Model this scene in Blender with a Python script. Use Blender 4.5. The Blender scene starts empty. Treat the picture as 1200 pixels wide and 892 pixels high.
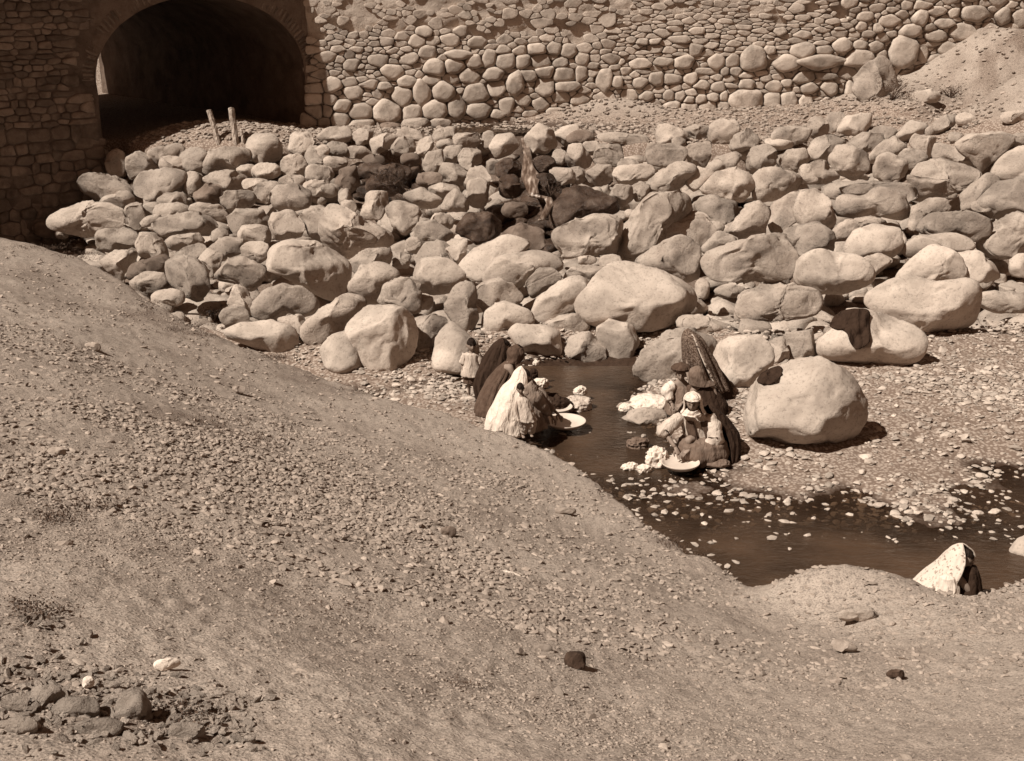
import bpy, bmesh, math, random
import numpy as np
from mathutils import Vector, Matrix
from mathutils.bvhtree import BVHTree

# ------------------------------------------------------------------ camera, sky, sun, exposure
scene = bpy.context.scene
COL = scene.collection
F, PCX, PCY, PITCH = 1038.0, 608.0, 455.5, math.radians(18.2)
CAM = np.array([0.0, 0.0, 6.0])
cam_d = bpy.data.cameras.new("camera"); cam = bpy.data.objects.new("camera", cam_d); COL.objects.link(cam)
cam.location = (0, 0, 6.0); cam.rotation_euler = (math.radians(90) - PITCH, 0, 0)
cam_d.sensor_fit = 'HORIZONTAL'; cam_d.sensor_width = 36; cam_d.lens = 36 * F / 858.0
cam_d.clip_start = 0.05; cam_d.clip_end = 3000
scene.camera = cam

SUN_TO = Vector((-0.69, -0.43, 1.0)).normalized()          # direction towards the sun
elev = math.asin(SUN_TO.z); azim = math.atan2(SUN_TO.x, SUN_TO.y)
world = bpy.data.worlds.new("World"); scene.world = world; world.use_nodes = True
nt = world.node_tree; bgn = nt.nodes['Background']
sky = nt.nodes.new('ShaderNodeTexSky'); sky.sky_type = 'NISHITA'; sky.sun_disc = False
sky.sun_elevation = elev; sky.sun_rotation = azim
bw = nt.nodes.new('ShaderNodeRGBToBW')                       # the print is a sepia monochrome: so is its sky
tint = nt.nodes.new('ShaderNodeVectorMath'); tint.operation = 'MULTIPLY'; tint.inputs[1].default_value = (0.74, 0.405, 0.245)
nt.links.new(sky.outputs[0], bw.inputs[0]); nt.links.new(bw.outputs[0], tint.inputs[0])
nt.links.new(tint.outputs[0], bgn.inputs[0]); bgn.inputs[1].default_value = 0.062
sun_d = bpy.data.lights.new("sun", 'SUN'); sun = bpy.data.objects.new("sun", sun_d); COL.objects.link(sun)
sun_d.energy = 5.0; sun_d.angle = math.radians(0.5); sun_d.color = (1.0, 0.945, 0.85)
sun.rotation_euler = SUN_TO.to_track_quat('Z', 'Y').to_euler()
scene.view_settings.view_transform = 'Standard'; scene.view_settings.look = 'None'
scene.view_settings.exposure = 0.46; scene.view_settings.gamma = 1.0
scene.render.engine = 'CYCLES'

rnd = random.Random(7)
RNG = np.random.RandomState(11)

# ------------------------------------------------------------------ projection helpers
cp, sp = math.cos(PITCH), math.sin(PITCH)
FW = np.array([0, cp, -sp]); UP = np.array([0, sp, cp]); RT = np.array([1.0, 0, 0])
def ray(px, py):                       # direction with unit forward depth
    return FW + RT * ((px - PCX) / F) + UP * ((PCY - py) / F)
def at_z(px, py, z):
    d = ray(px, py); return CAM + d * ((z - 6.0) / d[2])
def at_depth(px, py, dep):
    return CAM + ray(px, py) * dep

# ------------------------------------------------------------------ noise (vectorised value noise)
def vnoise(P, seed=0):
    P = np.asarray(P, float); i = np.floor(P).astype(np.int64); f = P - i; f = f * f * (3 - 2 * f)
    def h(a, b, c):
        n = (a * 374761393 + b * 668265263 + c * 2147483647 * 3 + seed * 1442695041) & 0xffffffff
        n = ((n ^ (n >> 13)) * 1274126177) & 0xffffffff
        n = ((n ^ (n >> 15)) * 2246822519) & 0xffffffff
        return ((n ^ (n >> 16)) & 0xffffff) / float(0xffffff) * 2 - 1
    x, y, z = i[:, 0], i[:, 1], i[:, 2]; u, v, w = f[:, 0], f[:, 1], f[:, 2]
    l = lambda a, b, t: a + (b - a) * t
    return l(l(l(h(x, y, z), h(x+1, y, z), u), l(h(x, y+1, z), h(x+1, y+1, z), u), v),
             l(l(h(x, y, z+1), h(x+1, y, z+1), u), l(h(x, y+1, z+1), h(x+1, y+1, z+1), u), v), w)
def fbm(P, octs=4, seed=0):
    P = np.asarray(P, float); s = 0; a = 1.0; t = 0
    for k in range(octs):
        s = s + a * vnoise(P * 2 ** k + 17.3 * k, seed + k); t += a; a *= 0.5
    return s / t
def ss(a, b, x):
    t = np.clip((x - a) / (b - a), 0, 1); return t * t * (3 - 2 * t)

def relief(x, y, base=True):
    """small-scale relief of the ground, shared with whatever lies on it"""
    P = np.stack([x, y, 0 * x], 1)
    return fbm(P * 0.8, 3, 1) * 0.07 + fbm(P * 3.1, 3, 2) * 0.022 + fbm(P * 14, 3, 3) * 0.014 + .016 * np.abs(fbm(P * 7, 2, 15))

# ------------------------------------------------------------------ object helpers
def tag(o, label=None, cat=None, group=None, kind=None):
    if label: o['label'] = label
    if cat: o['category'] = cat
    if group: o['group'] = group
    if kind: o['kind'] = kind
    return o
def empty(name, loc=(0, 0, 0), rz=0.0):
    o = bpy.data.objects.new(name, None); COL.objects.link(o); o.location = loc; o.rotation_euler = (0, 0, rz)
    o.empty_display_size = 0.2; return o
def mesh_obj(name, V, Fc, mat, parent=None, loc=(0, 0, 0), smooth=True):
    me = bpy.data.meshes.new(name)
    if isinstance(Fc, np.ndarray):
        V = np.asarray(V, np.float32); n = Fc.shape[1]
        me.vertices.add(len(V)); me.vertices.foreach_set('co', V.ravel())
        me.loops.add(Fc.size); me.loops.foreach_set('vertex_index', Fc.astype(np.int32).ravel())
        me.polygons.add(len(Fc)); me.polygons.foreach_set('loop_start', np.arange(0, Fc.size, n, dtype=np.int32))
        me.update(calc_edges=True); me.validate()
    else:
        me.from_pydata([tuple(map(float, v)) for v in V], [], [tuple(map(int, f)) for f in Fc]); me.update()
    me.polygons.foreach_set('use_smooth', [smooth] * len(me.polygons))
    for m in (mat if isinstance(mat, (list, tuple)) else [mat]): me.materials.append(m)
    o = bpy.data.objects.new(name, me); COL.objects.link(o); o.location = loc
    if parent: o.parent = parent
    return o
def link_mesh(name, me, parent=None, loc=(0, 0, 0)):
    o = bpy.data.objects.new(name, me); COL.objects.link(o); o.location = loc
    if parent: o.parent = parent
    return o
class MB:
    def __init__(s): s.V = []; s.F = []
    def add(s, V, Fc):
        b = sum(len(v) for v in s.V) if False else s.n() ; s.V.append(np.asarray(V, float)); s.F += [tuple(int(i) + b for i in f) for f in Fc]
    def n(s): return sum(len(v) for v in s.V)
    def build(s, name, mat, parent=None, loc=(0, 0, 0), smooth=True):
        return mesh_obj(name, np.vstack(s.V), s.F, mat, parent, loc, smooth)
def tube(pts, rad, seg=10, caps=True, squash=None):
    """rings along a polyline; rad: per-point radius or (rx, ry)"""
    pts = [np.array(p, float) for p in pts]; V = []; Fc = []; n = len(pts)
    up = np.array([0, 0, 1.0]); prev = None
    for i, p in enumerate(pts):
        t = pts[min(i + 1, n - 1)] - pts[max(i - 1, 0)]; t /= (np.linalg.norm(t) + 1e-9)
        if prev is None:
            a = np.cross(t, up)
            if np.linalg.norm(a) < 0.1: a = np.cross(t, np.array([1.0, 0, 0]))
        else: a = prev - t * prev.dot(t)
        a /= np.linalg.norm(a); prev = a; b = np.cross(t, a)
        r = rad[i]; rx, ry = (r if isinstance(r, (tuple, list)) else (r, r))
        for k in range(seg):
            th = 2 * math.pi * k / seg; V.append(p + a * math.cos(th) * rx + b * math.sin(th) * ry)
    for i in range(n - 1):
        for k in range(seg):
            k2 = (k + 1) % seg; Fc.append((i * seg + k, i * seg + k2, (i + 1) * seg + k2, (i + 1) * seg + k))
    if caps:
        Fc.append(tuple(range(seg))[::-1]); Fc.append(tuple((n - 1) * seg + k for k in range(seg)))
    return np.array(V), Fc
def ico(level):
    bm = bmesh.new(); bmesh.ops.create_icosphere(bm, subdivisions=level + 1 if level else 1, radius=1)
    V = np.array([v.co[:] for v in bm.verts]); Fc = np.array([[v.index for v in f.verts] for f in bm.faces]); bm.free()
    return V, Fc
ICO = [ico(k) for k in range(5)]        # 20, 80, 320, 1280, 5120 triangles

# ------------------------------------------------------------------ materials
def new_mat(name):
    m = bpy.data.materials.new(name); m.use_nodes = True; return m, m.node_tree, m.node_tree.nodes['Principled BSDF']
def N(nt, typ, **kw):
    n = nt.nodes.new(typ)
    for k, v in kw.items():
        if k in n.bl_rna.properties.keys(): setattr(n, k, v)
        else: n.inputs[k].default_value = v
    return n
def ramp(nt, fac, stops):
    r = nt.nodes.new('ShaderNodeValToRGB'); cr = r.color_ramp
    while len(cr.elements) < len(stops): cr.elements.new(0.5)
    for e, (p, c) in zip(cr.elements, stops): e.position = p; e.color = (*c, 1)
    nt.links.new(fac, r.inputs[0]); return r.outputs[0]
def mixc(nt, fac, a, b, mode='MIX'):
    m = nt.nodes.new('ShaderNodeMix'); m.data_type = 'RGBA'; m.blend_type = mode
    for s, v in ((m.inputs[0], fac), (m.inputs[6], a), (m.inputs[7], b)):
        if hasattr(v, 'is_linked') or hasattr(v, 'links'): nt.links.new(v, s)
        elif isinstance(v, (int, float)): s.default_value = v
        else: s.default_value = (*v, 1)
    return m.outputs[2]
def sepia(v):
    """real-world tone of a sepia print: brown in the darks, cream in the lights"""
    e = math.exp(-v / .15); r = min(1, v * 1.08 + 0.004); return (r, r * (.85 - .36 * e), r * (.73 - .46 * e))
def rock_mat(name, lo, mid, hi, scale=3.0, bump=0.35, rough=0.9, rnd_amt=0.35, speck=0.35, dark=0.4, crack=.3):
    m, nt, p = new_mat(name)
    tc = N(nt, 'ShaderNodeTexCoord'); oi = N(nt, 'ShaderNodeObjectInfo'); ge = N(nt, 'ShaderNodeNewGeometry')
    rs = N(nt, 'ShaderNodeMath', operation='ADD'); nt.links.new(oi.outputs['Random'], rs.inputs[0]); nt.links.new(ge.outputs['Random Per Island'], rs.inputs[1])
    rf = N(nt, 'ShaderNodeMath', operation='FRACT'); nt.links.new(rs.outputs[0], rf.inputs[0]); RND = rf.outputs[0]
    addv = nt.nodes.new('ShaderNodeVectorMath'); addv.operation = 'MULTIPLY_ADD'
    nt.links.new(RND, addv.inputs[0]); addv.inputs[1].default_value = (37, 91, 53); nt.links.new(tc.outputs['Object'], addv.inputs[2])
    co = addv.outputs[0]
    n1 = N(nt, 'ShaderNodeTexNoise', Scale=scale, Detail=8.0, Roughness=0.62); nt.links.new(co, n1.inputs['Vector'])
    n2 = N(nt, 'ShaderNodeTexNoise', Scale=scale * 12, Detail=6.0, Roughness=0.75); nt.links.new(co, n2.inputs['Vector'])
    n3 = N(nt, 'ShaderNodeTexNoise', Scale=scale * 0.5, Detail=4.0); nt.links.new(co, n3.inputs['Vector'])
    dv = nt.nodes.new('ShaderNodeVectorMath'); dv.operation = 'MULTIPLY_ADD'; nt.links.new(n1.outputs['Color'], dv.inputs[0]); dv.inputs[1].default_value = (.9 / scale,) * 3; nt.links.new(co, dv.inputs[2])
    vc = N(nt, 'ShaderNodeTexVoronoi', Scale=scale * .30); vc.feature = 'DISTANCE_TO_EDGE'; nt.links.new(dv.outputs[0], vc.inputs['Vector'])
    crk = N(nt, 'ShaderNodeMapRange'); nt.links.new(vc.outputs['Distance'], crk.inputs[0]); crk.inputs[1].default_value = 0.0; crk.inputs[2].default_value = 0.022; crk.inputs[3].default_value = 0; crk.inputs[4].default_value = 1
    base = ramp(nt, n1.outputs[0], [(0.25, sepia(lo)), (0.5, sepia(mid)), (0.75, sepia(hi))])
    sp_ = ramp(nt, n2.outputs[0], [(0.34, (1 - speck,) * 3), (0.47, (1, 1, 1)), (0.72, (1, 1, 1))])
    c = mixc(nt, 1.0, base, sp_, 'MULTIPLY')
    pat = ramp(nt, n3.outputs[0], [(0.36, (1 - dark * 0.6,) * 3), (0.50, (1, 1, 1))])
    c = mixc(nt, 1.0, c, pat, 'MULTIPLY')
    ck = ramp(nt, crk.outputs[0], [(0.0, (.62,) * 3), (1.0, (1, 1, 1))]); c = mixc(nt, crack, c, ck, 'MULTIPLY')
    mr = N(nt, 'ShaderNodeMapRange'); nt.links.new(RND, mr.inputs[0]); mr.inputs[3].default_value = 1 - rnd_amt; mr.inputs[4].default_value = 1.06
    hs = N(nt, 'ShaderNodeHueSaturation'); nt.links.new(mr.outputs[0], hs.inputs['Value']); nt.links.new(c, hs.inputs['Color'])
    nt.links.new(hs.outputs[0], p.inputs['Base Color']); p.inputs['Roughness'].default_value = rough
    p.inputs['Specular IOR Level'].default_value = 0.2
    b = N(nt, 'ShaderNodeBump', Strength=bump, Distance=0.06); ad = N(nt, 'ShaderNodeMath', operation='MULTIPLY_ADD')
    nt.links.new(n2.outputs[0], ad.inputs[0]); ad.inputs[1].default_value = 0.38; nt.links.new(n1.outputs[0], ad.inputs[2])
    a2 = N(nt, 'ShaderNodeMath', operation='MULTIPLY_ADD'); nt.links.new(crk.outputs[0], a2.inputs[0]); a2.inputs[1].default_value = 0.35 * crack; nt.links.new(ad.outputs[0], a2.inputs[2])
    nt.links.new(a2.outputs[0], b.inputs['Height']); nt.links.new(b.outputs[0], p.inputs['Normal'])
    return m
M = {}
M['boulder'] = rock_mat('boulder_stone', 0.28, 0.37, 0.44, 2.2, 0.75, rnd_amt=.26, speck=.45, dark=.5)
M['pale'] = rock_mat('pale_boulder_stone', 0.33, 0.41, 0.47, 1.8, 0.6, rnd_amt=0.14, speck=0.38, dark=0.38, crack=.25)
M['wall_stone'] = rock_mat('wall_stone', 0.35, 0.45, 0.52, 5.0, 0.6, rnd_amt=0.22, crack=0)
M['wet'] = rock_mat('wet_stone', 0.025, 0.07, 0.16, 4.0, 1.0, rough=0.3, rnd_amt=0.3, speck=.6)
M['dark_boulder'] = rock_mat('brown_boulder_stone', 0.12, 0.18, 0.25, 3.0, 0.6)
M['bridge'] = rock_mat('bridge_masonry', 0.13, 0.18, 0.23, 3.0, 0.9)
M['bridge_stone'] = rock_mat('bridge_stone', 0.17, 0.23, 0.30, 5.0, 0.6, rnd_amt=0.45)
M['vault'] = rock_mat('dark_vault', 0.08, 0.12, 0.17, 2.0, 0.9)  # vault lining, darker than the face masonry
M['mortar'] = rock_mat('mud_mortar', 0.34, 0.42, 0.48, 3.0, 1.0, rnd_amt=0.0, dark=0.2, crack=0)
M['mud'] = rock_mat('mud_plaster', 0.34, 0.41, 0.46, 2.0, 0.6, rnd_amt=0.0, dark=0.2, crack=0)
M['pebble'] = rock_mat('pebble_stone', 0.24, 0.31, 0.40, 9.0, 0.2, rnd_amt=0.35, dark=0.2, crack=0)
M['river_pebble'] = rock_mat('river_pebble', 0.32, 0.42, 0.52, 7.0, 0.2, rnd_amt=0.4, dark=0.2, crack=0)
M['dark_rock'] = rock_mat('dark_rock', 0.03, 0.06, 0.09, 9.0, 0.4, rnd_amt=0.0)
M['white_rock'] = rock_mat('white_rock', 0.5, 0.6, 0.7, 9.0, 0.3, rnd_amt=0.0, dark=0.1)
def cloth(name, v, var=0.25, scale=12, rough=0.9, bump=0.3, sheen=0.0):
    m, nt, p = new_mat(name); tc = N(nt, 'ShaderNodeTexCoord')
    n1 = N(nt, 'ShaderNodeTexNoise', Scale=scale, Detail=5.0); nt.links.new(tc.outputs['Object'], n1.inputs['Vector'])
    nt.links.new(ramp(nt, n1.outputs[0], [(0.3, sepia(v * (1 - var))), (0.7, sepia(min(0.85, v * (1 + var * 0.5))))]), p.inputs['Base Color'])
    w = N(nt, 'ShaderNodeTexNoise', Scale=scale * 1.4, Detail=3.0, Distortion=.6); wm = N(nt, 'ShaderNodeMapping'); wm.inputs['Scale'].default_value = (1, 1, .3); nt.links.new(tc.outputs['Object'], wm.inputs[0]); nt.links.new(wm.outputs[0], w.inputs['Vector'])
    b = N(nt, 'ShaderNodeBump', Strength=bump * 2.4, Distance=0.05); nt.links.new(w.outputs[0], b.inputs['Height']); nt.links.new(b.outputs[0], p.inputs['Normal'])
    p.inputs['Roughness'].default_value = rough; p.inputs['Specular IOR Level'].default_value = 0.15
    return m
M['white_cloth'] = cloth('white_cloth', 0.60, 0.18)
M['cream_cloth'] = cloth('cream_cloth', 0.44, 0.25)
M['grey_cloth'] = cloth('greyish_cloth', 0.22, 0.3)
M['brown_cloth'] = cloth('brown_cloth', 0.075, 0.3)
M['tan_cloth'] = cloth('tan_cloth', 0.14, 0.25)
M['black_cloth'] = cloth('black_cloth', 0.028, 0.3)
M['skin'] = cloth('skin', 0.21, 0.12, 6, 0.6, 0.05)
M['hair'] = cloth('dark_hair', 0.012, 0.3, 30, 0.6)
M['eye'] = cloth('dark_eye', 0.01, 0.1)
M['enamel'] = cloth('pale_metal', 0.5, 0.08, 4, 0.4, 0.05)
M['wood'] = cloth('split_wood', 0.36, 0.35, 14, 0.85, 0.6)
def printed(name, base, ink, scale, lo=0.46, hi=0.52):
    m, nt, p = new_mat(name); tc = N(nt, 'ShaderNodeTexCoord')
    v = N(nt, 'ShaderNodeTexNoise', Scale=scale, Detail=2.0); nt.links.new(tc.outputs['Object'], v.inputs['Vector'])
    c = ramp(nt, v.outputs[0], [(lo, sepia(ink)), (hi, sepia(base))])
    nt.links.new(c, p.inputs['Base Color']); p.inputs['Roughness'].default_value = 0.9; p.inputs['Specular IOR Level'].default_value = 0.1; return m
M['printed_white'] = printed('printed_white_cloth', 0.50, 0.22, 36, 0.36, 0.42)
M['patterned'] = printed('patterned_cloth', 0.17, 0.05, 50, 0.40, 0.58)
M['stripe'] = printed('pale_border_cloth', 0.55, 0.06, 22, 0.42, 0.46)

# ------------------------------------------------------------------ terrain height field
def tps_fit(pts, lam=0.02):
    P = np.array(pts, float); X = P[:, :2]; z = P[:, 2]; n = len(X)
    r2 = ((X[:, None] - X[None]) ** 2).sum(-1); K = 0.5 * r2 * np.log(r2 + 1e-9)
    A = np.zeros((n + 3, n + 3)); A[:n, :n] = K + lam * np.eye(n); A[:n, n] = 1; A[:n, n+1:] = X; A[n, :n] = 1; A[n+1:, :n] = X.T
    w = np.linalg.solve(A, np.concatenate([z, [0, 0, 0]])); return X, w
def tps_eval(fit, Q):
    X, w = fit; n = len(X); out = np.empty(len(Q))
    for s in range(0, len(Q), 20000):
        q = Q[s:s+20000]; r2 = ((q[:, None] - X[None]) ** 2).sum(-1)
        out[s:s+20000] = (0.5 * r2 * np.log(r2 + 1e-9)) @ w[:n] + w[n] + q @ w[n+1:]
    return out
def ctrl(lst): return [tuple(at_z(*c)) for c in lst]
SUB = ctrl([
 (440,450,.05),(520,460,.04),(575,472,.10),(540,475,.12),(600,490,.1),(640,445,-.14),(700,440,-.14),(690,500,-.16),(650,500,-.08),(720,520,-.14),(760,545,.0),
 (800,600,-.12),(900,608,-.17),(1030,612,-.17),(1030,575,-.07),(900,572,-.045),(960,588,-.07),(860,530,.06),(1030,548,-.035),(800,520,.08),(760,500,.08),(960,500,.12),
 (1030,480,.18),(940,440,.25),(1030,400,.4),(850,430,.3),(800,470,.15),(730,480,.06),(715,455,-.1),(780,560,-.035),
 (560,400,.45),(640,400,.45),(470,410,.5),(400,400,.5),(350,380,.6),(720,410,.2),(800,400,.45),(860,380,.6),(950,380,.55),(1035,350,.8),
 (215,335,.45),(260,340,.6),(320,340,.8),(400,350,.9),(500,350,.9),(600,350,.9),(700,350,.9),(800,350,.9),(900,340,1.1),(1000,330,1.25),
 (260,310,1.1),(350,310,1.25),(450,315,1.2),(550,320,1.15),(650,320,1.1),(750,315,1.25),(850,310,1.4),(950,300,1.6),(1035,290,1.8),
 (260,285,1.6),(350,280,1.8),(450,285,1.7),(550,290,1.6),(650,290,1.6),(750,285,1.75),(850,280,1.8),(950,270,2.0),
 (245,268,1.9),(300,262,2.2),(370,258,2.3),(440,252,2.3),(520,250,2.3),(620,252,2.2),(720,248,2.35),(820,242,2.45),(900,238,2.5),(970,235,2.6),(1035,230,2.75),
 (440,245,2.32),(560,241,2.3),(640,241,2.32),(700,238,2.42),(780,232,2.6),(860,228,2.7),(950,215,3.15),(1035,200,3.7),(1035,185,4.0),(950,205,3.35),
]) + [(-14,31,2.2),(-10,33,2.3),(-8,37,2.3),(-14,40,2.3),(0,36,2.4),(8,37,2.8),(-16,26,.6),(18,20,.5),(20,14,-.2),(18,30,3.0),(20,36,4.4)]
SUBF = tps_fit(SUB)
EDGE = [(60,300,2.1),(130,322,2.0),(181,336,1.9),(240,350,1.55),(300,386,1.2),(345,412,1.0),(400,434,.85),(440,448,.75),(500,468,.5),(540,480,.4),(575,492,.35),(600,501,.32),(625,512,.3),(650,522,.3),(672,534,.35),
        (686,548,.4),(700,562,.45),(720,578,.5),(745,590,.5),(752,600,.5),(775,606,.5),(795,620,.45),(810,632,.45),(830,628,.6),(850,619,.85),(870,613,.98),(892,612,1.0),(915,615,.98),(940,624,.85),(962,631,.72),(985,634,.65),(1005,631,.7),(1036,620,.8),(1080,614,.9),(1160,610,1.0)]
EP = np.array(ctrl(EDGE)); EAZ = np.arctan2(EP[:, 0], EP[:, 1]); ERHO = np.hypot(EP[:, 0], EP[:, 1])
BANK = [tuple(p) for p in EP] + ctrl([
 (180,400,2.35),(180,450,2.6),(180,550,3.0),(180,650,3.3),(180,760,3.5),(320,430,1.55),(320,520,2.35),(320,640,2.95),(320,760,3.35),
 (450,490,1.1),(450,560,1.85),(450,660,2.6),(450,760,3.2),(560,530,.85),(600,580,1.25),(600,660,2.0),(600,760,2.95),
 (690,600,.75),(740,640,1.05),(740,700,1.75),(740,765,2.6),(830,650,.85),(900,665,1.05),(900,720,1.65),(900,765,2.25),(1030,650,1.05),(1030,700,1.6),(1030,765,2.3),(870,640,.9)
 ]) + [(0,0,4.35),(-3,0,4.4),(3,0,4.1),(0,-4,4.7),(-6,-2,4.6),(6,-2,4.3),(-8,4,3.9),(8,4,2.6)]
BANKF = tps_fit(BANK, 0.01)
WALL = [(-5.1,31.9),(-1.5,32.3),(3,32.8),(8,33.0),(12,33.8),(18,35.2),(30,38)]
WX = np.array([w[0] for w in WALL]); WY = np.array([w[1] for w in WALL])
P0 = np.array([-5.1, 31.9]); DA = np.array([-.75, -.66]); DA /= np.linalg.norm(DA); DB = np.array([DA[1], -DA[0]]) ; DB = DB if DB[1] > 0 else -DB
TUNNEL = 12.2
def Hbase(x, y):
    """large-scale ground height and zone masks"""
    x = np.asarray(x, float); y = np.asarray(y, float)
    Q = np.stack([np.clip(x, -17, 21), np.clip(y, 8, 38)], 1)
    zs = np.clip(tps_eval(SUBF, Q), -.4, 4.6)
    zs = zs + .05 * fbm(np.stack([x * 1.5, y * 1.5, 0 * x], 1), 3, 91) * (zs < .35) * (y < 24)
    wy = np.interp(x, WX, WY)
    zs = zs + .42 * np.exp(-((x - 2.7) / 1.25) ** 2 - ((y - 32.65) / .55) ** 2) + .22 * np.exp(-((x - 1.0) / 1.5) ** 2 - ((y - 32.5) / .4) ** 2)     # slumped mud at the wall foot
    behind = ss(0.6, 1.4, y - wy) * (x > -4.4)
    # behind the town wall the ground is made up to the wall top
    zs = zs * (1 - behind) + 6.6 * behind
    t = (x - P0[0]) * DA[0] + (y - P0[1]) * DA[1]; d = (x - P0[0]) * DB[0] + (y - P0[1]) * DB[1]
    far = ss(TUNNEL + 2.5, TUNNEL + 9, d) * (t > -8) * (x < 3)
    zs = np.where((d > 0.5) & (x <= -4.4), 2.32 + 5.5 * far, zs)
    far2 = ss(45, 120, np.hypot(x, y)); zs = zs * (1 - far2) + 7.0 * far2
    az = np.arctan2(x, np.maximum(y, 1e-3)); az = np.where(y < 0.3, np.sign(x) * 1.5, az)
    rho = np.hypot(x, y)
    re = np.interp(az, EAZ, ERHO); ex = re * np.sin(az); ey = re * np.cos(az)
    inside = rho < re
    bx = np.where(inside, x, ex); by = np.where(inside, y, ey)
    zb = tps_eval(BANKF, np.stack([np.clip(bx, -13, 13), np.clip(by, -4, 24)], 1)); zb = np.minimum(zb, 4.7)
    over = np.maximum(rho - re, 0)
    zb = zb - 0.95 * over - 0.25 * np.minimum(over, .25)
    bank = zb > zs
    return np.maximum(zb, zs), np.clip((zb - zs) / 0.12, 0, 1), rho - re
def Hs(x, y): return Hbase(np.atleast_1d(x), np.atleast_1d(y))[0]
TT = np.concatenate([np.arange(2.5, 16, .04), np.arange(16, 60, .06)])
def hit(px, py, tmax=60):
    """first point of the ground seen at a photo position"""
    d = ray(px, py); P = CAM[None] + d[None] * TT[:, None]
    below = P[:, 2] < Hs(P[:, 0], P[:, 1]); i = int(np.argmax(below)) if below.any() else len(TT) - 1
    return P[i], TT[i]
# ------------------------------------------------------------------ ground sheet
def ground_material():
    m, nt, p = new_mat('ground_earth'); g = N(nt, 'ShaderNodeNewGeometry'); co = g.outputs['Position']
    at = N(nt, 'ShaderNodeAttribute', attribute_name='zone'); sep = N(nt, 'ShaderNodeSeparateColor'); nt.links.new(at.outputs['Color'], sep.inputs[0])
    n1 = N(nt, 'ShaderNodeTexNoise', Scale=0.7, Detail=9.0, Roughness=0.65); n2 = N(nt, 'ShaderNodeTexNoise', Scale=16.0, Detail=6.0, Roughness=0.75)
    n4 = N(nt, 'ShaderNodeTexVoronoi', Scale=22.0); n3 = N(nt, 'ShaderNodeTexNoise', Scale=60.0, Detail=3.0, Roughness=0.7)
    for n in (n1, n2, n3, n4): nt.links.new(co, n.inputs['Vector'])
    dirt = ramp(nt, n1.outputs[0], [(0.3, sepia(0.28)), (0.5, sepia(0.35)), (0.68, sepia(0.41))])
    fine = ramp(nt, n2.outputs[0], [(0.36, (0.55,) * 3), (0.47, (0.92,) * 3), (0.7, (1, 1, 1))])
    dirt = mixc(nt, 1.0, dirt, fine, 'MULTIPLY')
    gr = ramp(nt, n4.outputs['Distance'], [(0.0, sepia(0.34)), (0.35, sepia(0.28)), (0.6, sepia(0.15))])
    gm = ramp(nt, n3.outputs[0], [(0.40, (0.50,) * 3), (0.5, (.95,) * 3), (0.68, (1.0,) * 3)]); dirt = mixc(nt, 0.9, dirt, gm, 'MULTIPLY')
    c = mixc(nt, sep.outputs[1], gr, dirt)                       # G: bank earth, else river gravel
    wet = ramp(nt, n2.outputs[0], [(0.35, sepia(0.018)), (0.65, sepia(0.05))])
    c = mixc(nt, sep.outputs[0], c, wet)                         # R: wet bed
    litter_shade = ramp(nt, n3.outputs[0], [(0.42, sepia(0.05)), (0.6, sepia(0.2))])
    c = mixc(nt, sep.outputs[2], c, litter_shade)                      # B: dark litter, and shade painted between the weir stones
    nt.links.new(c, p.inputs['Base Color'])
    mr = N(nt, 'ShaderNodeMapRange'); nt.links.new(sep.outputs[0], mr.inputs[0]); mr.inputs[3].default_value = 0.95; mr.inputs[4].default_value = 0.4
    nt.links.new(mr.outputs[0], p.inputs['Roughness']); p.inputs['Specular IOR Level'].default_value = 0.2
    ad = N(nt, 'ShaderNodeMath', operation='MULTIPLY_ADD'); nt.links.new(n3.outputs[0], ad.inputs[0]); ad.inputs[1].default_value = 0.22; nt.links.new(n2.outputs[0], ad.inputs[2])
    v2 = N(nt, 'ShaderNodeTexVoronoi', Scale=48.0); nt.links.new(co, v2.inputs['Vector']); vm = N(nt, 'ShaderNodeMapRange'); nt.links.new(v2.outputs['Distance'], vm.inputs[0]); vm.inputs[1].default_value = .10; vm.inputs[2].default_value = .45; vm.inputs[3].default_value = .22; vm.inputs[4].default_value = 0
    a3 = N(nt, 'ShaderNodeMath', operation='ADD'); nt.links.new(vm.outputs[0], a3.inputs[0]); nt.links.new(ad.outputs[0], a3.inputs[1]); ad = a3
    b = N(nt, 'ShaderNodeBump', Strength=0.6, Distance=0.025); nt.links.new(ad.outputs[0], b.inputs['Height']); nt.links.new(b.outputs[0], p.inputs['Normal'])
    return m
M['ground'] = ground_material()
def blob(x, y, lst):
    """sum of soft spots; lst of photo (px, py, rx, ry, weight) turned into plan positions on the ground"""
    w = np.zeros(len(x))
    for (X, Y, rx, ry, wt) in lst: w += wt * np.exp(-(((x - X) / rx) ** 2 + ((y - Y) / ry) ** 2))
    return w
def spots(lst):
    out = []
    for (px, py, rx, ry, wt) in lst:
        P, t = hit(px, py); a, _ = hit(px, py + ry); b, _ = hit(px, py - ry); ex = rx * t / F
        out.append((P[0], P[1], ex, max(0.15, abs(b[1] - a[1]) / 2), wt))
    return out
LITTER = spots([(340,492,40,7,1.0),(370,505,30,6,.8),(250,450,30,6,.6),(300,400,30,8,.7),(340,420,25,8,.8),(200,700,40,18,.5),(215,655,30,10,.7),(300,738,50,16,.7),(235,725,60,22,.5),
                (200,590,25,6,.5),(560,715,20,5,.8),(690,600,22,6,.6),(480,665,30,5,.5),(220,345,45,8,.8),(440,450,40,4,.6),(690,545,14,8,.8),(740,592,14,8,.7),(985,205,45,22,.55),(1030,185,30,25,.7),(960,235,30,6,.5),(1000,225,25,8,.5)])
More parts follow.
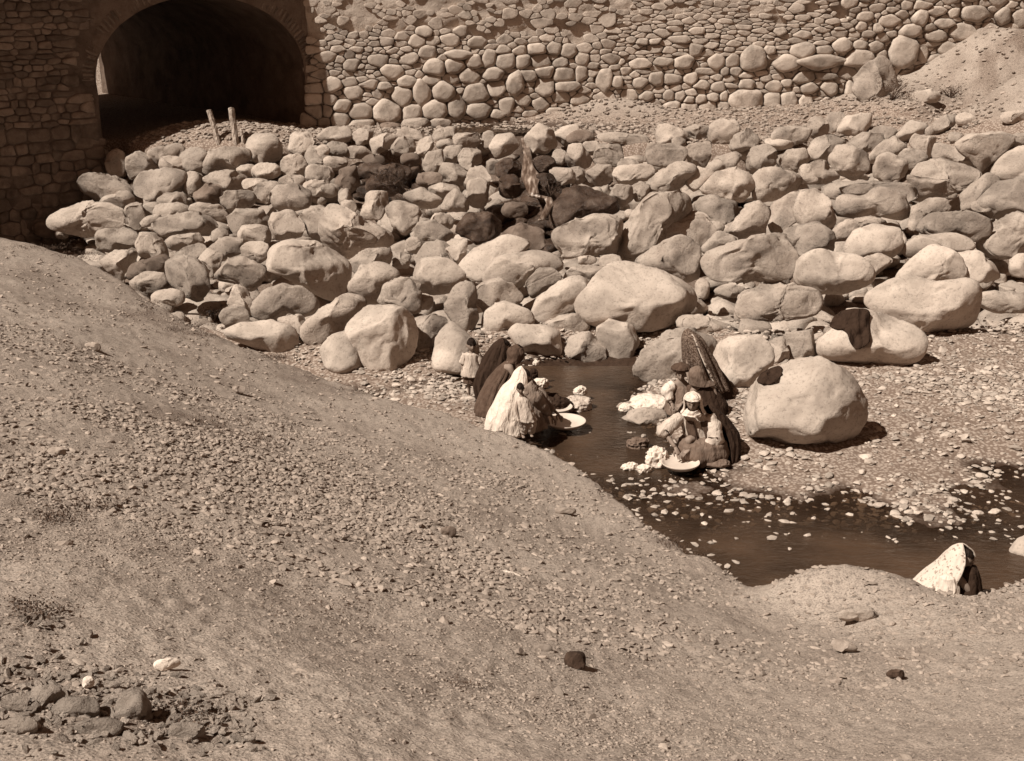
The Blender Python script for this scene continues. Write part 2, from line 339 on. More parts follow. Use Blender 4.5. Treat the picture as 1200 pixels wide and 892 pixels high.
def wetness(x, y, z, over):
    lvl = z + 0.03 * fbm(np.stack([x * 1.3, y * 1.3, 0 * x], 1), 3, 5)
    w = 1 - ss(-0.01, 0.035, lvl)
    # damp gap under the cascade and the channel behind the weir
    w = np.maximum(w, 0.9 * np.exp(-(((x - 0.45) / 0.7) ** 2)) * (y > 26) * (y < 31.5))
    w = np.maximum(w, 0.8 * ss(29.8, 30.3, y) * ss(2.45, 2.36, z) * (x > -3.2) * (x < 3.5) * (y < 33))
    return w * (over > 0.05)
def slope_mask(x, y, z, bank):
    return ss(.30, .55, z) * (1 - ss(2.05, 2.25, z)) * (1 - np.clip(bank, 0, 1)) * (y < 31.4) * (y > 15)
def ground():
    az = np.radians(np.concatenate([np.arange(-178, -32, 5.0), np.arange(-32, -25, .5), np.arange(-25, 25, .11), np.arange(25, 32, .5), np.arange(32, 183, 5.0)]))
    rr = [0.25]
    while rr[-1] < 38: rr.append(rr[-1] + max(0.03, rr[-1] * 0.0058 if rr[-1] > 3 else 0.12))
    rr += [41, 45, 50, 56, 65, 80, 100, 130, 180, 300, 600, 1500]
    rr = np.array(rr); A, R = np.meshgrid(az, rr); x = (R * np.sin(A)).ravel(); y = (R * np.cos(A)).ravel()
    z, bank, over = Hbase(x, y)
    P = np.stack([x, y, 0 * x], 1); near = (np.hypot(x, y) < 60)
    n = relief(x, y)
    edge = np.exp(-(over / 0.5) ** 2)
    z = z + near * (n + edge * fbm(P * 2.3, 3, 8) * 0.05)
    z0 = z.copy(); z = z - 0.75 * slope_mask(x, y, z, bank)        # the bed under the piled stones lies lower than where they rest
    zone = np.zeros((len(x), 4), np.float32); zone[:, 3] = 1
    zone[:, 0] = wetness(x, y, z0, over); zone[:, 1] = np.clip(bank + ss(2.75, 3.0, z) * (y > 28) + np.exp(-((x - 2.7) / 1.4) ** 2 - ((y - 32.5) / .6) ** 2) * 1.3 * (y > 31.6), 0, 1)
    zone[:, 3] = 1
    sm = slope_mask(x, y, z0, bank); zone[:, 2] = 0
    zone[:, 2] = np.clip(np.clip(blob(x, y, LITTER), 0, .85) * np.clip(0.5 + 1.2 * fbm(P * 4, 3, 9), 0, 1) + .8 * sm, 0, 1)  # slope term paints gap shade under the weir stones into the ground colour
    na, nr = len(az), len(rr)
    i = np.arange(nr - 1)[:, None] * na + np.arange(na - 1)[None]; q = np.stack([i, i + 1, i + na + 1, i + na], -1).reshape(-1, 4)
    q = q[:, ::-1]
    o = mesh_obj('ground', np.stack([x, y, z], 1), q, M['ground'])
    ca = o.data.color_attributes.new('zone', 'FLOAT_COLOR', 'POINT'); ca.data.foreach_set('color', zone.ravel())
    tag(o, kind='structure'); return o
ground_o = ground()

# ------------------------------------------------------------------ stream water
def water_material(name, col, rough, scale):
    m, nt, p = new_mat(name); g = N(nt, 'ShaderNodeNewGeometry')
    mp = N(nt, 'ShaderNodeMapping'); mp.inputs['Scale'].default_value = (1.0, 1.8, 1.0); nt.links.new(g.outputs['Position'], mp.inputs[0])
    n = N(nt, 'ShaderNodeTexNoise', Scale=scale, Detail=5.0, Roughness=0.6, Distortion=0.4); nt.links.new(mp.outputs[0], n.inputs['Vector'])
    b = N(nt, 'ShaderNodeBump', Strength=0.55, Distance=0.04); nt.links.new(n.outputs[0], b.inputs['Height']); nt.links.new(b.outputs[0], p.inputs['Normal'])
    n5 = N(nt, 'ShaderNodeTexNoise', Scale=0.9, Detail=4.0); nt.links.new(g.outputs['Position'], n5.inputs['Vector'])
    c = ramp(nt, n5.outputs[0], [(0.35, tuple(v * .55 for v in col)), (0.65, tuple(v * 1.5 for v in col))]); nt.links.new(c, p.inputs['Base Color'])
    p.inputs['Roughness'].default_value = rough; p.inputs['IOR'].default_value = 1.33
    tr = N(nt, 'ShaderNodeBsdfTransparent'); tr.inputs[0].default_value = (0.55, 0.47, 0.40, 1); mx = N(nt, 'ShaderNodeMixShader')
    at = N(nt, 'ShaderNodeAttribute', attribute_name='deep'); nt.links.new(at.outputs['Fac'], mx.inputs[0])
    nt.links.new(tr.outputs[0], mx.inputs[1]); nt.links.new(p.outputs[0], mx.inputs[2]); nt.links.new(mx.outputs[0], nt.nodes['Material Output'].inputs[0])
    return m
M['water'] = water_material('stream_water', (0.050, 0.030, 0.019), 0.06, 7.0)
def sheet(name, x0, x1, y0, y1, z, nx, ny, mat, amp=0.004, sc=3):
    X, Y = np.meshgrid(np.linspace(x0, x1, nx), np.linspace(y0, y1, ny)); x = X.ravel(); y = Y.ravel()
    zz = z + amp * fbm(np.stack([x * sc, y * sc * 1.6, 0 * x], 1), 3, 4)
    i = np.arange(ny - 1)[:, None] * nx + np.arange(nx - 1)[None]; q = np.stack([i, i + 1, i + nx + 1, i + nx], -1).reshape(-1, 4)
    o = mesh_obj(name, np.stack([x, y, zz], 1), q, mat); dp = z - Hbase(x, y)[0]
    ca = o.data.color_attributes.new('deep', 'FLOAT_COLOR', 'POINT'); w = .30 + .62 * ss(0.0, .14, dp); ca.data.foreach_set('color', np.repeat(w, 4).astype(np.float32)); return o
tag(sheet('stream_water', -2.2, 24, 8.0, 19.0, 0.0, 260, 180, M['water'], 0.006), kind='structure')
tag(sheet('channel_water', -3.2, 3.2, 30.6, 32.2, 2.315, 90, 30, M['water'], 0.01), kind='structure')

# ------------------------------------------------------------------ rocks with real depth
def poly_radius(poly, cx, cy, nb=72):
    """radius of a closed outline about its centre for nb directions (image coordinates, y down)"""
    P = np.array(poly, float) - [cx, cy]; th = np.linspace(-math.pi, math.pi, nb, endpoint=False); R = np.zeros(nb)
    for k, t in enumerate(th):
        d = np.array([math.cos(t), math.sin(t)]); best = 0
        for a, b in zip(P, np.roll(P, -1, 0)):
            e = b - a; den = d[0] * e[1] - d[1] * e[0]
            if abs(den) < 1e-9: continue
            s = (a[0] * e[1] - a[1] * e[0]) / den; u = (a[0] * d[1] - a[1] * d[0]) / den
            if s > 0 and -1e-6 <= u <= 1 + 1e-6: best = max(best, s)
        R[k] = best
    R[R == 0] = R[R > 0].mean() if (R > 0).any() else 1
    k = np.array([1, 2, 3, 2, 1.]); k /= k.sum(); R = sum(np.roll(R, j - 2) * k[j] for j in range(5)); return th, R
def ell_radius(rx, ry, ang, nb=72, sup=2.4):
    th = np.linspace(-math.pi, math.pi, nb, endpoint=False); a = th - math.radians(ang)
    return th, (np.abs(np.cos(a) / rx) ** sup + np.abs(np.sin(a) / ry) ** sup) ** (-1 / sup)
def rock_verts(th, R, depth, level, seed, nf=7, rough=0.05, right=RT, up=UP, fwd=FW, hard=0.8):
    """sphere -> facetted, outline-fitted, roughened stone. R in metres over the view-plane angle (y up)."""
    r = np.random.RandomState(seed); V, Fc = ICO[level]; P = V.copy()
    # random rotation of facets
    for k in range(nf):
        m = r.normal(size=3); m /= np.linalg.norm(m); d = r.uniform(.42, .76) if hard > .9 else r.uniform(.5, .82); h = P @ m; over = np.maximum(h - d, 0)
        P = P - np.outer(over * hard, m)
    if level >= 3 and rough > .05:       # one or two broken ledges
        for k in range(1):
            m = r.normal(size=3); m[2] = abs(m[2]); m /= np.linalg.norm(m); h = P @ m + .12 * fbm(V * 2.2 + k, 2, seed + k); P = P - np.outer(.04 * ss(.30, .42, h), m)
    if nf >= 6:      # a flattish dressed front and top as sun-catching planes
        for m, d in ((np.array([r.uniform(-.5, .1), r.uniform(.25, .6), 1.0]), .78), (np.array([r.uniform(-.3, .3), 1.0, .25]), .8), (np.array([r.uniform(.3, .9), -.5, .6]), .8)):
            m = m / np.linalg.norm(m); over = np.maximum(P @ m - d, 0); P = P - np.outer(over * .75, m)
    P = P * (1 + rough * 1.3 * fbm(V * 1.6 + seed, 2, seed))[:, None]
    u, v, w = P[:, 0], P[:, 1], P[:, 2]; a = np.arctan2(v, u); rad = np.hypot(u, v)
    nb = 40; bins = ((a + math.pi) / (2 * math.pi) * nb).astype(int) % nb; S = np.zeros(nb); np.maximum.at(S, bins, rad); S[S < .3] = 1
    S = (np.roll(S, 1) + 2 * S + np.roll(S, -1)) / 4; ba = (np.arange(nb) + .5) / nb * 2 * math.pi - math.pi
    Sa = np.interp(a, ba, S, period=2 * math.pi); Ra = np.interp(a, th, R, period=2 * math.pi)
    k = Ra / Sa; u2, v2, w2 = u * k, v * k, w * depth
    Q = np.stack([u2, v2, w2], 1); size = R.mean(); nrm = V
    Q = Q + nrm * (size * rough * (0.9 * fbm(V * 3.5 + seed, 3, seed + 5) + 0.5 * fbm(V * 9 + seed, 3, seed + 9)))[:, None]
    if level >= 3:      # weathered seams: grooves along the zero lines of a slow noise, and a few pits
        g1 = np.exp(-(fbm(V * 1.5 + seed * 1.7, 3, seed + 21) / .035) ** 2); g2 = ss(.30, .55, fbm(V * 4.5 + seed, 2, seed + 31))
        Q = Q - nrm * (size * ((.045 if rough > .06 else .022) * g1 + .03 * g2))[:, None]
    return Q[:, :1] * right + Q[:, 1:2] * up + Q[:, 2:3] * (-fwd), Fc
REG = {'A': (210,240,5.945), 'B': (330,290,5.575), 'C': (500,290,5.575), 'D': (660,220,5.945), 'E': (850,220,5.945), 'f': (660,340,5.945),
       'G': (850,340,5.575), 'H': (440,210,5.4545), 'L': (170,130,4.246), 'Z': (700,380,3.4286), 'W': (430,130,4.246), 'X': (680,130,6.606), 'Y': (850,130,5.945), 'P': (0,0,1.0)}
def parse(line):
    f = [s.strip() for s in line.split('|')]; reg = f[0][0]; flags = f[0][1:]; ox, oy, sc = REG[reg]
    if f[1].startswith('e'):
        v = [float(t) for t in f[1][1:].split()]; cx, cy = ox + v[0] / sc, oy + v[1] / sc; ang = v[4] if len(v) > 4 else 0
        th, R = ell_radius(v[2] / sc, v[3] / sc, ang)
    else:
        P = [(ox + float(a.split(',')[0]) / sc, oy + float(a.split(',')[1]) / sc) for a in f[1].split()]
        A = np.array(P); x, y = A[:, 0], A[:, 1]; x2, y2 = np.roll(x, -1), np.roll(y, -1); cr = x * y2 - x2 * y; ar = cr.sum() / 2
        cx, cy = ((x + x2) * cr).sum() / (6 * ar), ((y + y2) * cr).sum() / (6 * ar); th, R = poly_radius(P, cx, cy)
    # image angle (y down) -> view angle (y up)
    return cx, cy, -th[::-1], R[::-1], flags, (f[2] if len(f) > 2 else '')
def down_radius(th, R): return float(np.interp(-math.pi / 2, th, R, period=2 * math.pi))
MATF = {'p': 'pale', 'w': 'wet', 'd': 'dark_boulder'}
ROCKS = []
def place_rock(line, seed, parent=None, ploc=(0, 0, 0), name='boulder', depth_bias=0.0):
    cx, cy, th, R, flags, label = parse(line)
    rd = down_radius(th, R); Pb, t = hit(cx, cy + rd * 0.86)
    Rm = R * t / F; size = float(Rm.mean()); dep = min(size * 1.0, float(Rm.min()) * 1.5)
    dc = t + depth_bias + dep * .04; R = R * (1.09 if R.mean() > 22 else 1.15 if R.mean() > 9 else 1.27)
    mul = [float(c) * .1 for c in flags if c.isdigit()]
    if mul: dc += mul[0] - 0.5
    Rm = R * dc / F; C = at_depth(cx, cy, dc)
    px = float(R.mean()); lev = 4 if px > 22 else (3 if px > 8 else 2)
    V, Fc = rock_verts(th, Rm, dep, lev, seed, nf=(9 if 'p' in flags else 14) if px > 12 else 9, rough=.052 if 'p' in flags else .085, hard=.86 if 'p' in flags else .95)
    mat = M['boulder']
    for k, mm in MATF.items():
        if k in flags: mat = M[mm]
    zb = float((V[:, 2]).min()); base = C + np.array([0, 0, zb])
    V = V - np.array([0, 0, zb])
    ROCKS.append((C, size, V + base, Fc))
    if label:
        o = mesh_obj('boulder', V, Fc, mat, None, tuple(base)); tag(o, label, 'boulder'); return o
    return mesh_obj(name, V, Fc, mat, parent, tuple(base - np.array(ploc)))
# ------------------------------------------------------------------ large loose boulders: each its own thing
BIG = """
Bp|402,290 500,262 600,265 680,300 780,370 780,450 740,530 690,540 600,500 500,440 410,400|smooth pale egg-shaped boulder with a clean dark underside, left half of the slope
B|665,200 700,110 760,120 840,170 960,220 980,270 860,330 780,340 700,300 665,260|knobbly boulder with a shadowed hollow, above the smooth pale egg-shaped one
Bp|190,705 300,660 420,645 520,680 540,740 500,810 440,800 300,745|low wedge-shaped boulder half buried where the dirt bank meets the rocks
Bp|800,650 880,580 980,575 1060,600 1105,680 1090,800 1000,880 880,880 840,780 780,690|thick round-ended boulder of a close pair at the foot of the slope, its right one
Bp|655,770 720,710 820,690 860,770 850,870 750,890 680,850|smaller left one of a close pair of rounded boulders at the slope's foot
B|340,600 380,520 480,475 560,490 630,550 620,600 560,620 500,600 440,640 370,630|blocky boulder with a broken dark right face below the smooth egg-shaped boulder
B|585,670 660,600 760,520 860,550 850,590 760,690 650,760 590,740|oblong slanting boulder leaning up to the right above the close rounded pair
Cp|235,860 260,720 310,650 380,700 440,760 430,850 390,900 250,880|bright upright boulder directly behind the standing bare-legged child
C|790,230 870,190 980,145 1080,145 1115,200 1090,320 960,340 860,350 800,290|wide boulder with a long crack, right below the dark wet rocks of the cascade
Cw|785,200 800,110 860,30 940,20 1080,80 1090,140 1000,150 880,180 820,220|dark wet boulder streaked with spray just right of the cascade
Cp|355,390 430,310 560,250 640,270 700,300 600,340 520,390 470,460 400,430|long sloping boulder under the wet hollow at the foot of the cascade
Cp|475,440 540,350 700,320 800,340 830,420 760,400 700,440 600,500 500,480|broad boulder in mid slope with a hooked dark notch at its right end
Cp|590,700 630,665 760,670 820,700 820,800 740,830 690,800 640,760|anvil-shaped boulder with a scooped face at the water's edge behind the women in dark wraps
Cp|700,620 720,550 820,470 900,440 950,470 950,530 900,600 800,640 740,660|split light boulder left of the largest boulder of the slope
Cp|470,690 480,600 560,555 680,600 700,660 600,680 520,700|flat-faced pale boulder above the bent women in dark wraps
C|290,580 340,490 390,470 435,490 430,560 440,620 400,700 330,650|two-stepped upright boulder above the bright boulder behind the standing child
Cp|145,430 170,370 240,350 300,360 360,410 380,440 330,500 220,515 160,480|rounded boulder with a soft shaded base in mid slope, left of the broad notched one
fp|-5,320 100,185 190,108 280,100 400,140 520,190 600,250 612,310 540,370 440,430 330,440 200,430 70,410|largest pale boulder of the slope with a deep shadowed lower side above the pool
fp|115,430 180,390 290,420 320,500 270,570 200,600 140,560|rounded upright boulder standing in the pool edge under the largest pale boulder
f|300,610 340,540 420,480 470,440 560,430 680,470 710,540 660,620 500,700 400,720 330,680|smooth brownish boulder with its foot in the pool, behind the patterned veil
fp|705,600 730,500 820,465 920,470 970,530 970,620 930,690 860,745 770,720 720,670|pale boulder with a large stained patch, right of the patterned veil
f|805,350 840,250 920,215 1060,215 1200,235 1230,330 1180,370 1020,385 880,410 820,400|long low rounded boulder lying on the gravel above the stained boulder
D|210,750 230,660 330,520 400,465 560,475 590,560 500,640 380,760 300,805 230,800|high arched boulder rising behind another in the middle of the slope
D|370,640 430,570 560,555 640,575 695,660 640,740 600,760 460,700 360,760|hump-backed boulder resting against the high arched boulder
D|310,810 420,730 530,685 610,740 610,880 540,900 420,870|peaked boulder with a dark right face just above the largest pale boulder
D|620,800 700,750 880,690 1020,670 1080,740 1110,800 1100,890 900,900 700,920 650,860|broad boulder with a rough dark lower face, right of the peaked boulder
D|975,580 1000,520 1090,470 1189,455 1240,500 1250,590 1100,610 1010,670 980,640|angular boulder with a bright top in the upper right part of the slope
E|540,390 600,320 690,300 800,330 895,370 850,430 740,465 600,500 560,450|large rounded boulder with a broken dark right end, upper right of the slope
E|165,550 220,465 300,490 380,445 470,455 540,550 500,600 350,570 220,585|long lumpy boulder lying along the front of a flat slab
E|115,460 140,420 300,410 540,425 575,490 520,520 300,470 160,510|long flat-topped slab behind the lumpy boulder, upper right
Ep|215,740 270,660 380,620 470,650 490,740 440,790 330,780 240,790|boulder with two dark pits in its face, right half of the slope
E|570,660 650,570 800,565 930,610 930,660 860,710 790,680 620,670|elongated ridge-backed boulder overhanging a dark gap, far right
Ep|480,890 560,800 660,730 750,770 800,850 790,892 640,940 520,930|smooth brown-topped domed boulder just above the big light slab
Ep|520,730 600,680 750,670 840,700 850,750 760,770 600,780 530,780|low pale boulder behind the smooth domed boulder
E|770,240 840,175 1000,170 1080,185 1000,270 900,350 850,290|big tilted triangular slab near the top right of the slope
Ep|950,370 1010,280 1080,250 1150,230 1250,250 1250,400 1080,395 1000,395|pale boulder at the right border beside the tilted triangular slab
E|880,520 980,420 1080,400 1150,430 1180,580 1050,590 950,570|broad sloping boulder at the right border, below the pale one
E|890,710 950,640 1060,570 1200,590 1200,740 1040,790 950,770|heavy rough boulder at the right border above the gravel flat
Ep|0,800 80,755 200,770 260,790 330,860 330,920 200,960 60,960 -20,900|square-shouldered boulder with a black broken right side, above the draped one
Ep|770,780 860,755 960,810 1000,880 850,920 800,870|pebbly low boulder right of the smooth domed boulder
Zp|370,340 400,260 470,220 550,195 610,220 670,280 690,340 680,400 640,430 560,450 460,450 380,420 360,380|huge smooth round boulder standing alone on the stream gravel
Gp|85,520 100,450 170,380 210,310 320,320 430,360 540,410 560,480 520,560 420,580 300,560 160,550|undercut boulder with the dark cloth draped over its top
Gp|265,290 370,200 480,160 600,190 800,175 820,230 820,330 780,390 660,410 570,440 450,380 330,320|big light slab with a ragged right edge at the head of the gravel flat
Gp|820,250 880,230 1040,240 1100,320 920,325 840,290|flat pale slab sunk in the gravel at the right border
A|60,500 120,430 230,395 340,400 425,430 440,510 380,545 240,560 140,540 90,520|long flat-ended boulder at the far left, beside the shaded abutment
A|645,700 700,660 790,680 850,740 860,820 800,880 700,840 650,760|upright bumpy boulder near the crest of the dirt bank, left part of the slope
A|885,770 940,690 1030,670 1140,730 1120,790 1060,830 980,790|pointed boulder overhanging a black gap, left of the smooth egg-shaped one
A|490,300 540,250 640,235 740,245 735,300 680,350 600,395 510,360|large bulging boulder in the second row on the left, below the two posts
A|225,300 260,265 370,265 440,295 500,350 430,390 330,390 240,350|tapered sausage-shaped boulder in the second row at the far left
Pp|1026,612 1024,600 1032,588 1046,584 1056,600 1050,616|pale boulder cut by the right border beside the stooping woman in the printed veil
"""
i0 = 0
for ln in BIG.strip().splitlines():
    i0 += 1; place_rock(ln, 100 + i0)

# ------------------------------------------------------------------ the tumbled stone weir: every stone a part
WEIR = """
A|e 175 130 48 38
A|200,150 260,125 350,140 355,200 330,250 210,250 185,205
A|e 395 200 43 68 -5
A|455,180 500,140 560,165 600,230 530,260 470,275 450,230
A|560,150 620,120 700,100 740,130 700,170 600,220 570,195
A|e 675 205 55 35
A|e 785 185 68 58
A|825,215 860,145 940,120 1040,125 1060,160 1000,220 880,250 830,240
Ap|e 1130 125 80 68
A|e 165 215 20 18
A|e 200 315 36 48
A|e 150 360 26 40
A|e 775 300 50 55
Ad|790,350 850,300 910,310 930,370 880,405 800,385
A|830,290 880,250 960,240 1035,260 1030,320 960,350 900,310
A|e 1050 235 45 25
A|e 1140 240 60 35
A|e 1090 305 55 28
A|e 1155 345 60 42 -15
A|910,395 950,345 1050,335 1085,370 1050,420 960,440
A|e 400 385 70 35 -10
A|440,420 480,400 520,410 545,480 510,520 470,510
A|e 570 430 40 30
A|610,390 650,345 730,355 740,410 650,420
A|e 670 440 80 36
A|e 570 485 45 20 -25
A|760,435 810,405 900,410 950,460 900,480 830,460
A|585,510 640,475 760,445 850,460 880,510 850,550 740,550 640,565
A|305,560 330,530 440,525 510,560 480,610 380,640 310,630
A|635,590 670,560 800,550 835,590 760,630 660,625
A|495,610 530,550 590,550 640,620 640,680 520,660
A|320,690 380,635 490,640 460,700 420,780 350,730
Ad|470,700 640,650 650,740 560,760 450,780
A|455,790 540,745 640,755 665,800 600,860 540,870
A|e 780 650 60 35 -20
A|e 910 560 35 30
A|955,480 990,430 1110,430 1160,490 1100,540 1000,570
A|e 1080 560 78 50
A|850,630 930,565 1020,580 1030,640 920,680 870,670
A|800,690 850,630 920,660 900,720 870,760
A|e 1090 640 60 45
A|e 650 870 75 38
A|e 125 555 28 16
B|425,75 450,20 550,10 610,50 600,110 520,130 440,110
B|415,200 440,140 520,130 580,200 560,250 450,260
B|e 400 145 40 30
B|560,140 640,100 700,130 670,200 660,270 600,240
B|e 660 30 68 28
B|745,60 780,30 810,100 800,140 760,120
B|845,150 880,50 960,40 965,90 940,170 870,170
B|960,120 1010,85 1110,110 1110,180 1050,240 1000,200
B|e 1090 290 30 30
B|780,370 860,320 960,305 990,340 960,380 840,430
B|990,320 1070,340 1060,390 1000,390
B|790,500 850,400 920,370 1020,420 1010,460 930,560 860,550
B|930,560 960,480 1040,450 1115,470 1115,600 1050,600
B|225,560 260,480 300,490 340,560 330,600 240,610
B|e 260 630 62 48
B|460,640 560,620 600,690 580,740 530,700
C|95,60 180,25 275,80 250,110 160,110
C|270,120 300,60 340,30 400,90 390,130 300,130
C|e 440 45 48 62
C|e 275 180 45 32
C|115,290 170,190 230,175 330,240 270,280 160,310
Cw|340,220 400,150 500,145 545,190 530,250 440,280
C|150,350 200,280 280,275 330,320 340,400 240,360 180,390
C|300,310 390,270 380,340 345,400
Cd|560,230 650,190 740,220 750,290 720,320 620,310
C|670,470 730,400 800,405 830,450 760,490 700,540
C|0,560 40,460 130,455 170,520 170,600 90,610
C|430,540 450,480 540,450 600,480 650,540 580,600 480,610
C|840,450 880,400 960,385 1030,400 1000,440 950,480 880,460
C|140,640 230,620 300,640 240,740 200,800 155,770
C|740,660 820,620 920,610 960,680 900,710 810,690
C|840,800 880,720 960,700 1020,750 1040,820 960,840 870,830
C|e 950 360 38 17
C|e 1060 370 45 30
C|e 180 555 45 32
D|e 85 240 38 28
D|100,290 125,225 230,225 240,300 210,330 110,325
D|95,180 200,165 360,180 360,260 310,270 260,225 150,210
D|415,190 430,130 490,135 560,180 520,215 430,220
D|540,160 600,130 675,140 680,180 610,205
D|e 745 165 68 62
D|785,240 800,180 870,150 920,200 900,250 820,260
D|365,280 375,225 470,225 555,250 555,300 470,335 380,320
D|563,235 675,208 682,270 650,335 590,315 565,280
D|675,330 720,290 800,265 830,290 780,350 700,360
D|865,300 880,250 950,228 1000,260 1000,320 920,365 870,350
D|985,190 1010,145 1100,135 1180,150 1150,210 1050,235 1000,220
D|1020,310 1060,260 1150,250 1170,300 1110,360 1040,340
D|e 1170 370 42 42
D|60,370 120,325 180,335 190,400 130,430 80,410
D|200,370 220,335 370,325 400,370 340,410 220,425
D|185,480 210,430 280,440 290,490 240,525 200,500
D|285,440 330,415 370,440 350,490 310,500
D|390,420 430,355 520,315 610,345 560,400 500,460 400,460
D|560,410 610,345 690,370 640,430 600,450
D|630,450 710,370 790,340 870,375 895,440 830,505 740,490
D|900,390 930,350 1060,350 1145,390 1100,450 1030,490 920,500 905,440
D|595,520 680,475 810,515 800,590 720,630 660,590
D|775,650 840,560 900,510 975,560 950,670 860,680 800,690
D|640,740 720,660 805,700 760,740 680,770
D|1040,660 1120,630 1189,620 1190,750 1110,760
D|e 700 635 40 22
D|e 280 570 25 18
Dd|e 30 195 58 32
D|-40,300 -20,230 30,230 85,290 70,340 0,345
D|e 12 378 38 36
D|e 270 330 45 30
D|e 520 215 30 22
E|e 85 145 45 50
E|e 175 120 43 45
Ep|185,160 230,85 340,75 350,120 310,170 260,190
E|30,270 70,200 150,180 230,210 160,260 150,290 60,300
E|140,300 180,240 240,225 320,280 330,350 270,395 190,360
E|240,220 310,170 390,180 400,220 310,265
E|e 410 175 55 33
E|5,380 50,320 110,310 195,385 120,415 20,415
E|340,290 400,220 470,185 535,240 480,280 380,310
E|360,350 380,290 430,275 525,310 510,380 430,415 370,390
E|485,290 530,250 600,270 630,300 550,340 490,310
Ep|475,185 540,110 630,120 640,150 570,200 500,200
E|535,220 560,180 670,185 670,260 630,290 570,260
E|630,150 700,90 780,70 790,120 740,160 650,180
E|e 830 100 48 28
E|e 770 190 30 22
E|675,290 680,220 740,225 850,290 890,340 800,330 720,300
E|e 1070 90 62 28
E|e 1110 205 60 33
E|-30,560 0,470 60,455 120,490 180,600 130,640 0,620
E|150,660 230,600 360,590 460,620 330,640 200,700
E|-30,700 0,630 90,610 150,680 150,755 60,760 0,780
E|545,620 560,540 640,495 730,500 740,560 640,580 560,660
E|800,470 930,365 1000,410 900,500 850,570 800,540
E|290,800 380,770 460,800 400,850 340,890
Ep|e 1100 830 60 55
E|e 930 530 65 28
f|270,370 330,370 375,410 330,450 290,430
f|515,400 550,360 640,365 830,430 800,460 650,460 540,430
f|970,500 1050,470 1070,580 1000,630
f|1050,460 1180,440 1210,560 1080,580
f|e 640 230 28 42
f|e 780 245 65 26
f|440,150 540,190 620,250 640,290 600,260
H|30,230 80,190 170,185 190,230 150,260 60,250
H|190,220 220,195 275,195 265,250 220,270
H|272,240 320,215 385,225 370,270 290,300
H|e 115 285 42 32
H|e 205 298 50 22
H|0,290 50,265 80,290 40,350 0,350
H|395,215 430,185 480,200 510,235 470,245 410,235
H|370,265 400,235 460,240 475,280 430,305 380,300
H|485,275 500,240 540,225 555,270 520,310 490,300
H|560,225 580,190 650,180 655,225 600,245 565,245
H|655,235 680,210 750,215 765,250 720,278 665,265
H|e 615 260 35 20
H|595,310 620,275 680,265 685,300 650,345 605,335
H|515,350 540,300 590,290 600,350 570,390 530,385
H|680,320 700,285 765,290 770,335 720,372 685,355
H|590,400 610,355 670,360 715,400 680,440 620,425
H|e 810 240 25 35
Hp|820,275 850,225 910,220 940,265 900,300 850,315
Hp|975,230 1040,170 1100,200 1120,260 1070,295 1010,290
Hp|1110,215 1150,185 1210,180 1215,240 1160,260
H|e 1135 320 28 28
H|1095,390 1120,368 1200,370 1200,425 1140,440
H|e 830 360 25 30
H|705,450 725,375 780,360 815,420 800,500 770,530 730,500
H|0,400 20,365 80,365 95,400 70,430 0,430
Hd|110,430 140,370 200,360 220,440 180,480 120,470
H|0,480 0,440 70,425 110,480 80,495
H|e 150 500 22 30
H|e 170 550 28 28
Hw|e 270 380 52 30
Hw|e 380 390 72 36
Hw|e 330 450 75 45
Hd|e 540 420 50 30
Hd|e 450 330 35 25
H|540,460 590,440 650,450 670,475 600,500 560,490
Hw|e 900 375 50 40
Hw|e 905 450 45 52
Hw|e 1060 350 45 32
Hw|e 1065 435 42 38
Hd|e 930 560 50 30
H|e 105 345 45 25
Hd|e 285 330 40 20
H|e 480 165 55 20
H|e 590 165 40 18
Hd|e 360 175 40 14
L|1070,560 1080,510 1130,500 1150,540 1110,585
L|e 1165 585 35 33
L|e 1085 620 40 33
L|e 1080 672 40 18
L|e 1170 650 42 33
L|e 1160 697 38 24
L|e 965 570 30 30
P|e 705 478 7 4
P|e 722 486 16 7
P|e 712 490 10 5
"""
weir = empty('stone_weir', tuple(hit(600, 330)[0]))
tag(weir, 'broad tumbled slope of piled river stones damming the stream below the wall', 'weir')
for k, ln in enumerate(WEIR.strip().splitlines()):
    place_rock(ln, 400 + k, parent=weir, ploc=tuple(weir.location), name='stone')

# stones of the shaded abutment under the bridge
ABUT = """
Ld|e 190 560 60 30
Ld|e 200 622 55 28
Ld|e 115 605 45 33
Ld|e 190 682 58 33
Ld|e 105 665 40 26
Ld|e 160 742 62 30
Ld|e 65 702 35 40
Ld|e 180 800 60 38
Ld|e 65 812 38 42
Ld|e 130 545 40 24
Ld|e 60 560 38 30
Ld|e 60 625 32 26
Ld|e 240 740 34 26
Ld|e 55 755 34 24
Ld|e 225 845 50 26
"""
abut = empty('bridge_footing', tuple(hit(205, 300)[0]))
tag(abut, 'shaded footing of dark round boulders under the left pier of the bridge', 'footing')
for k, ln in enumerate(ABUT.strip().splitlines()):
    place_rock(ln, 700 + k, parent=abut, ploc=tuple(abut.location), name='stone')
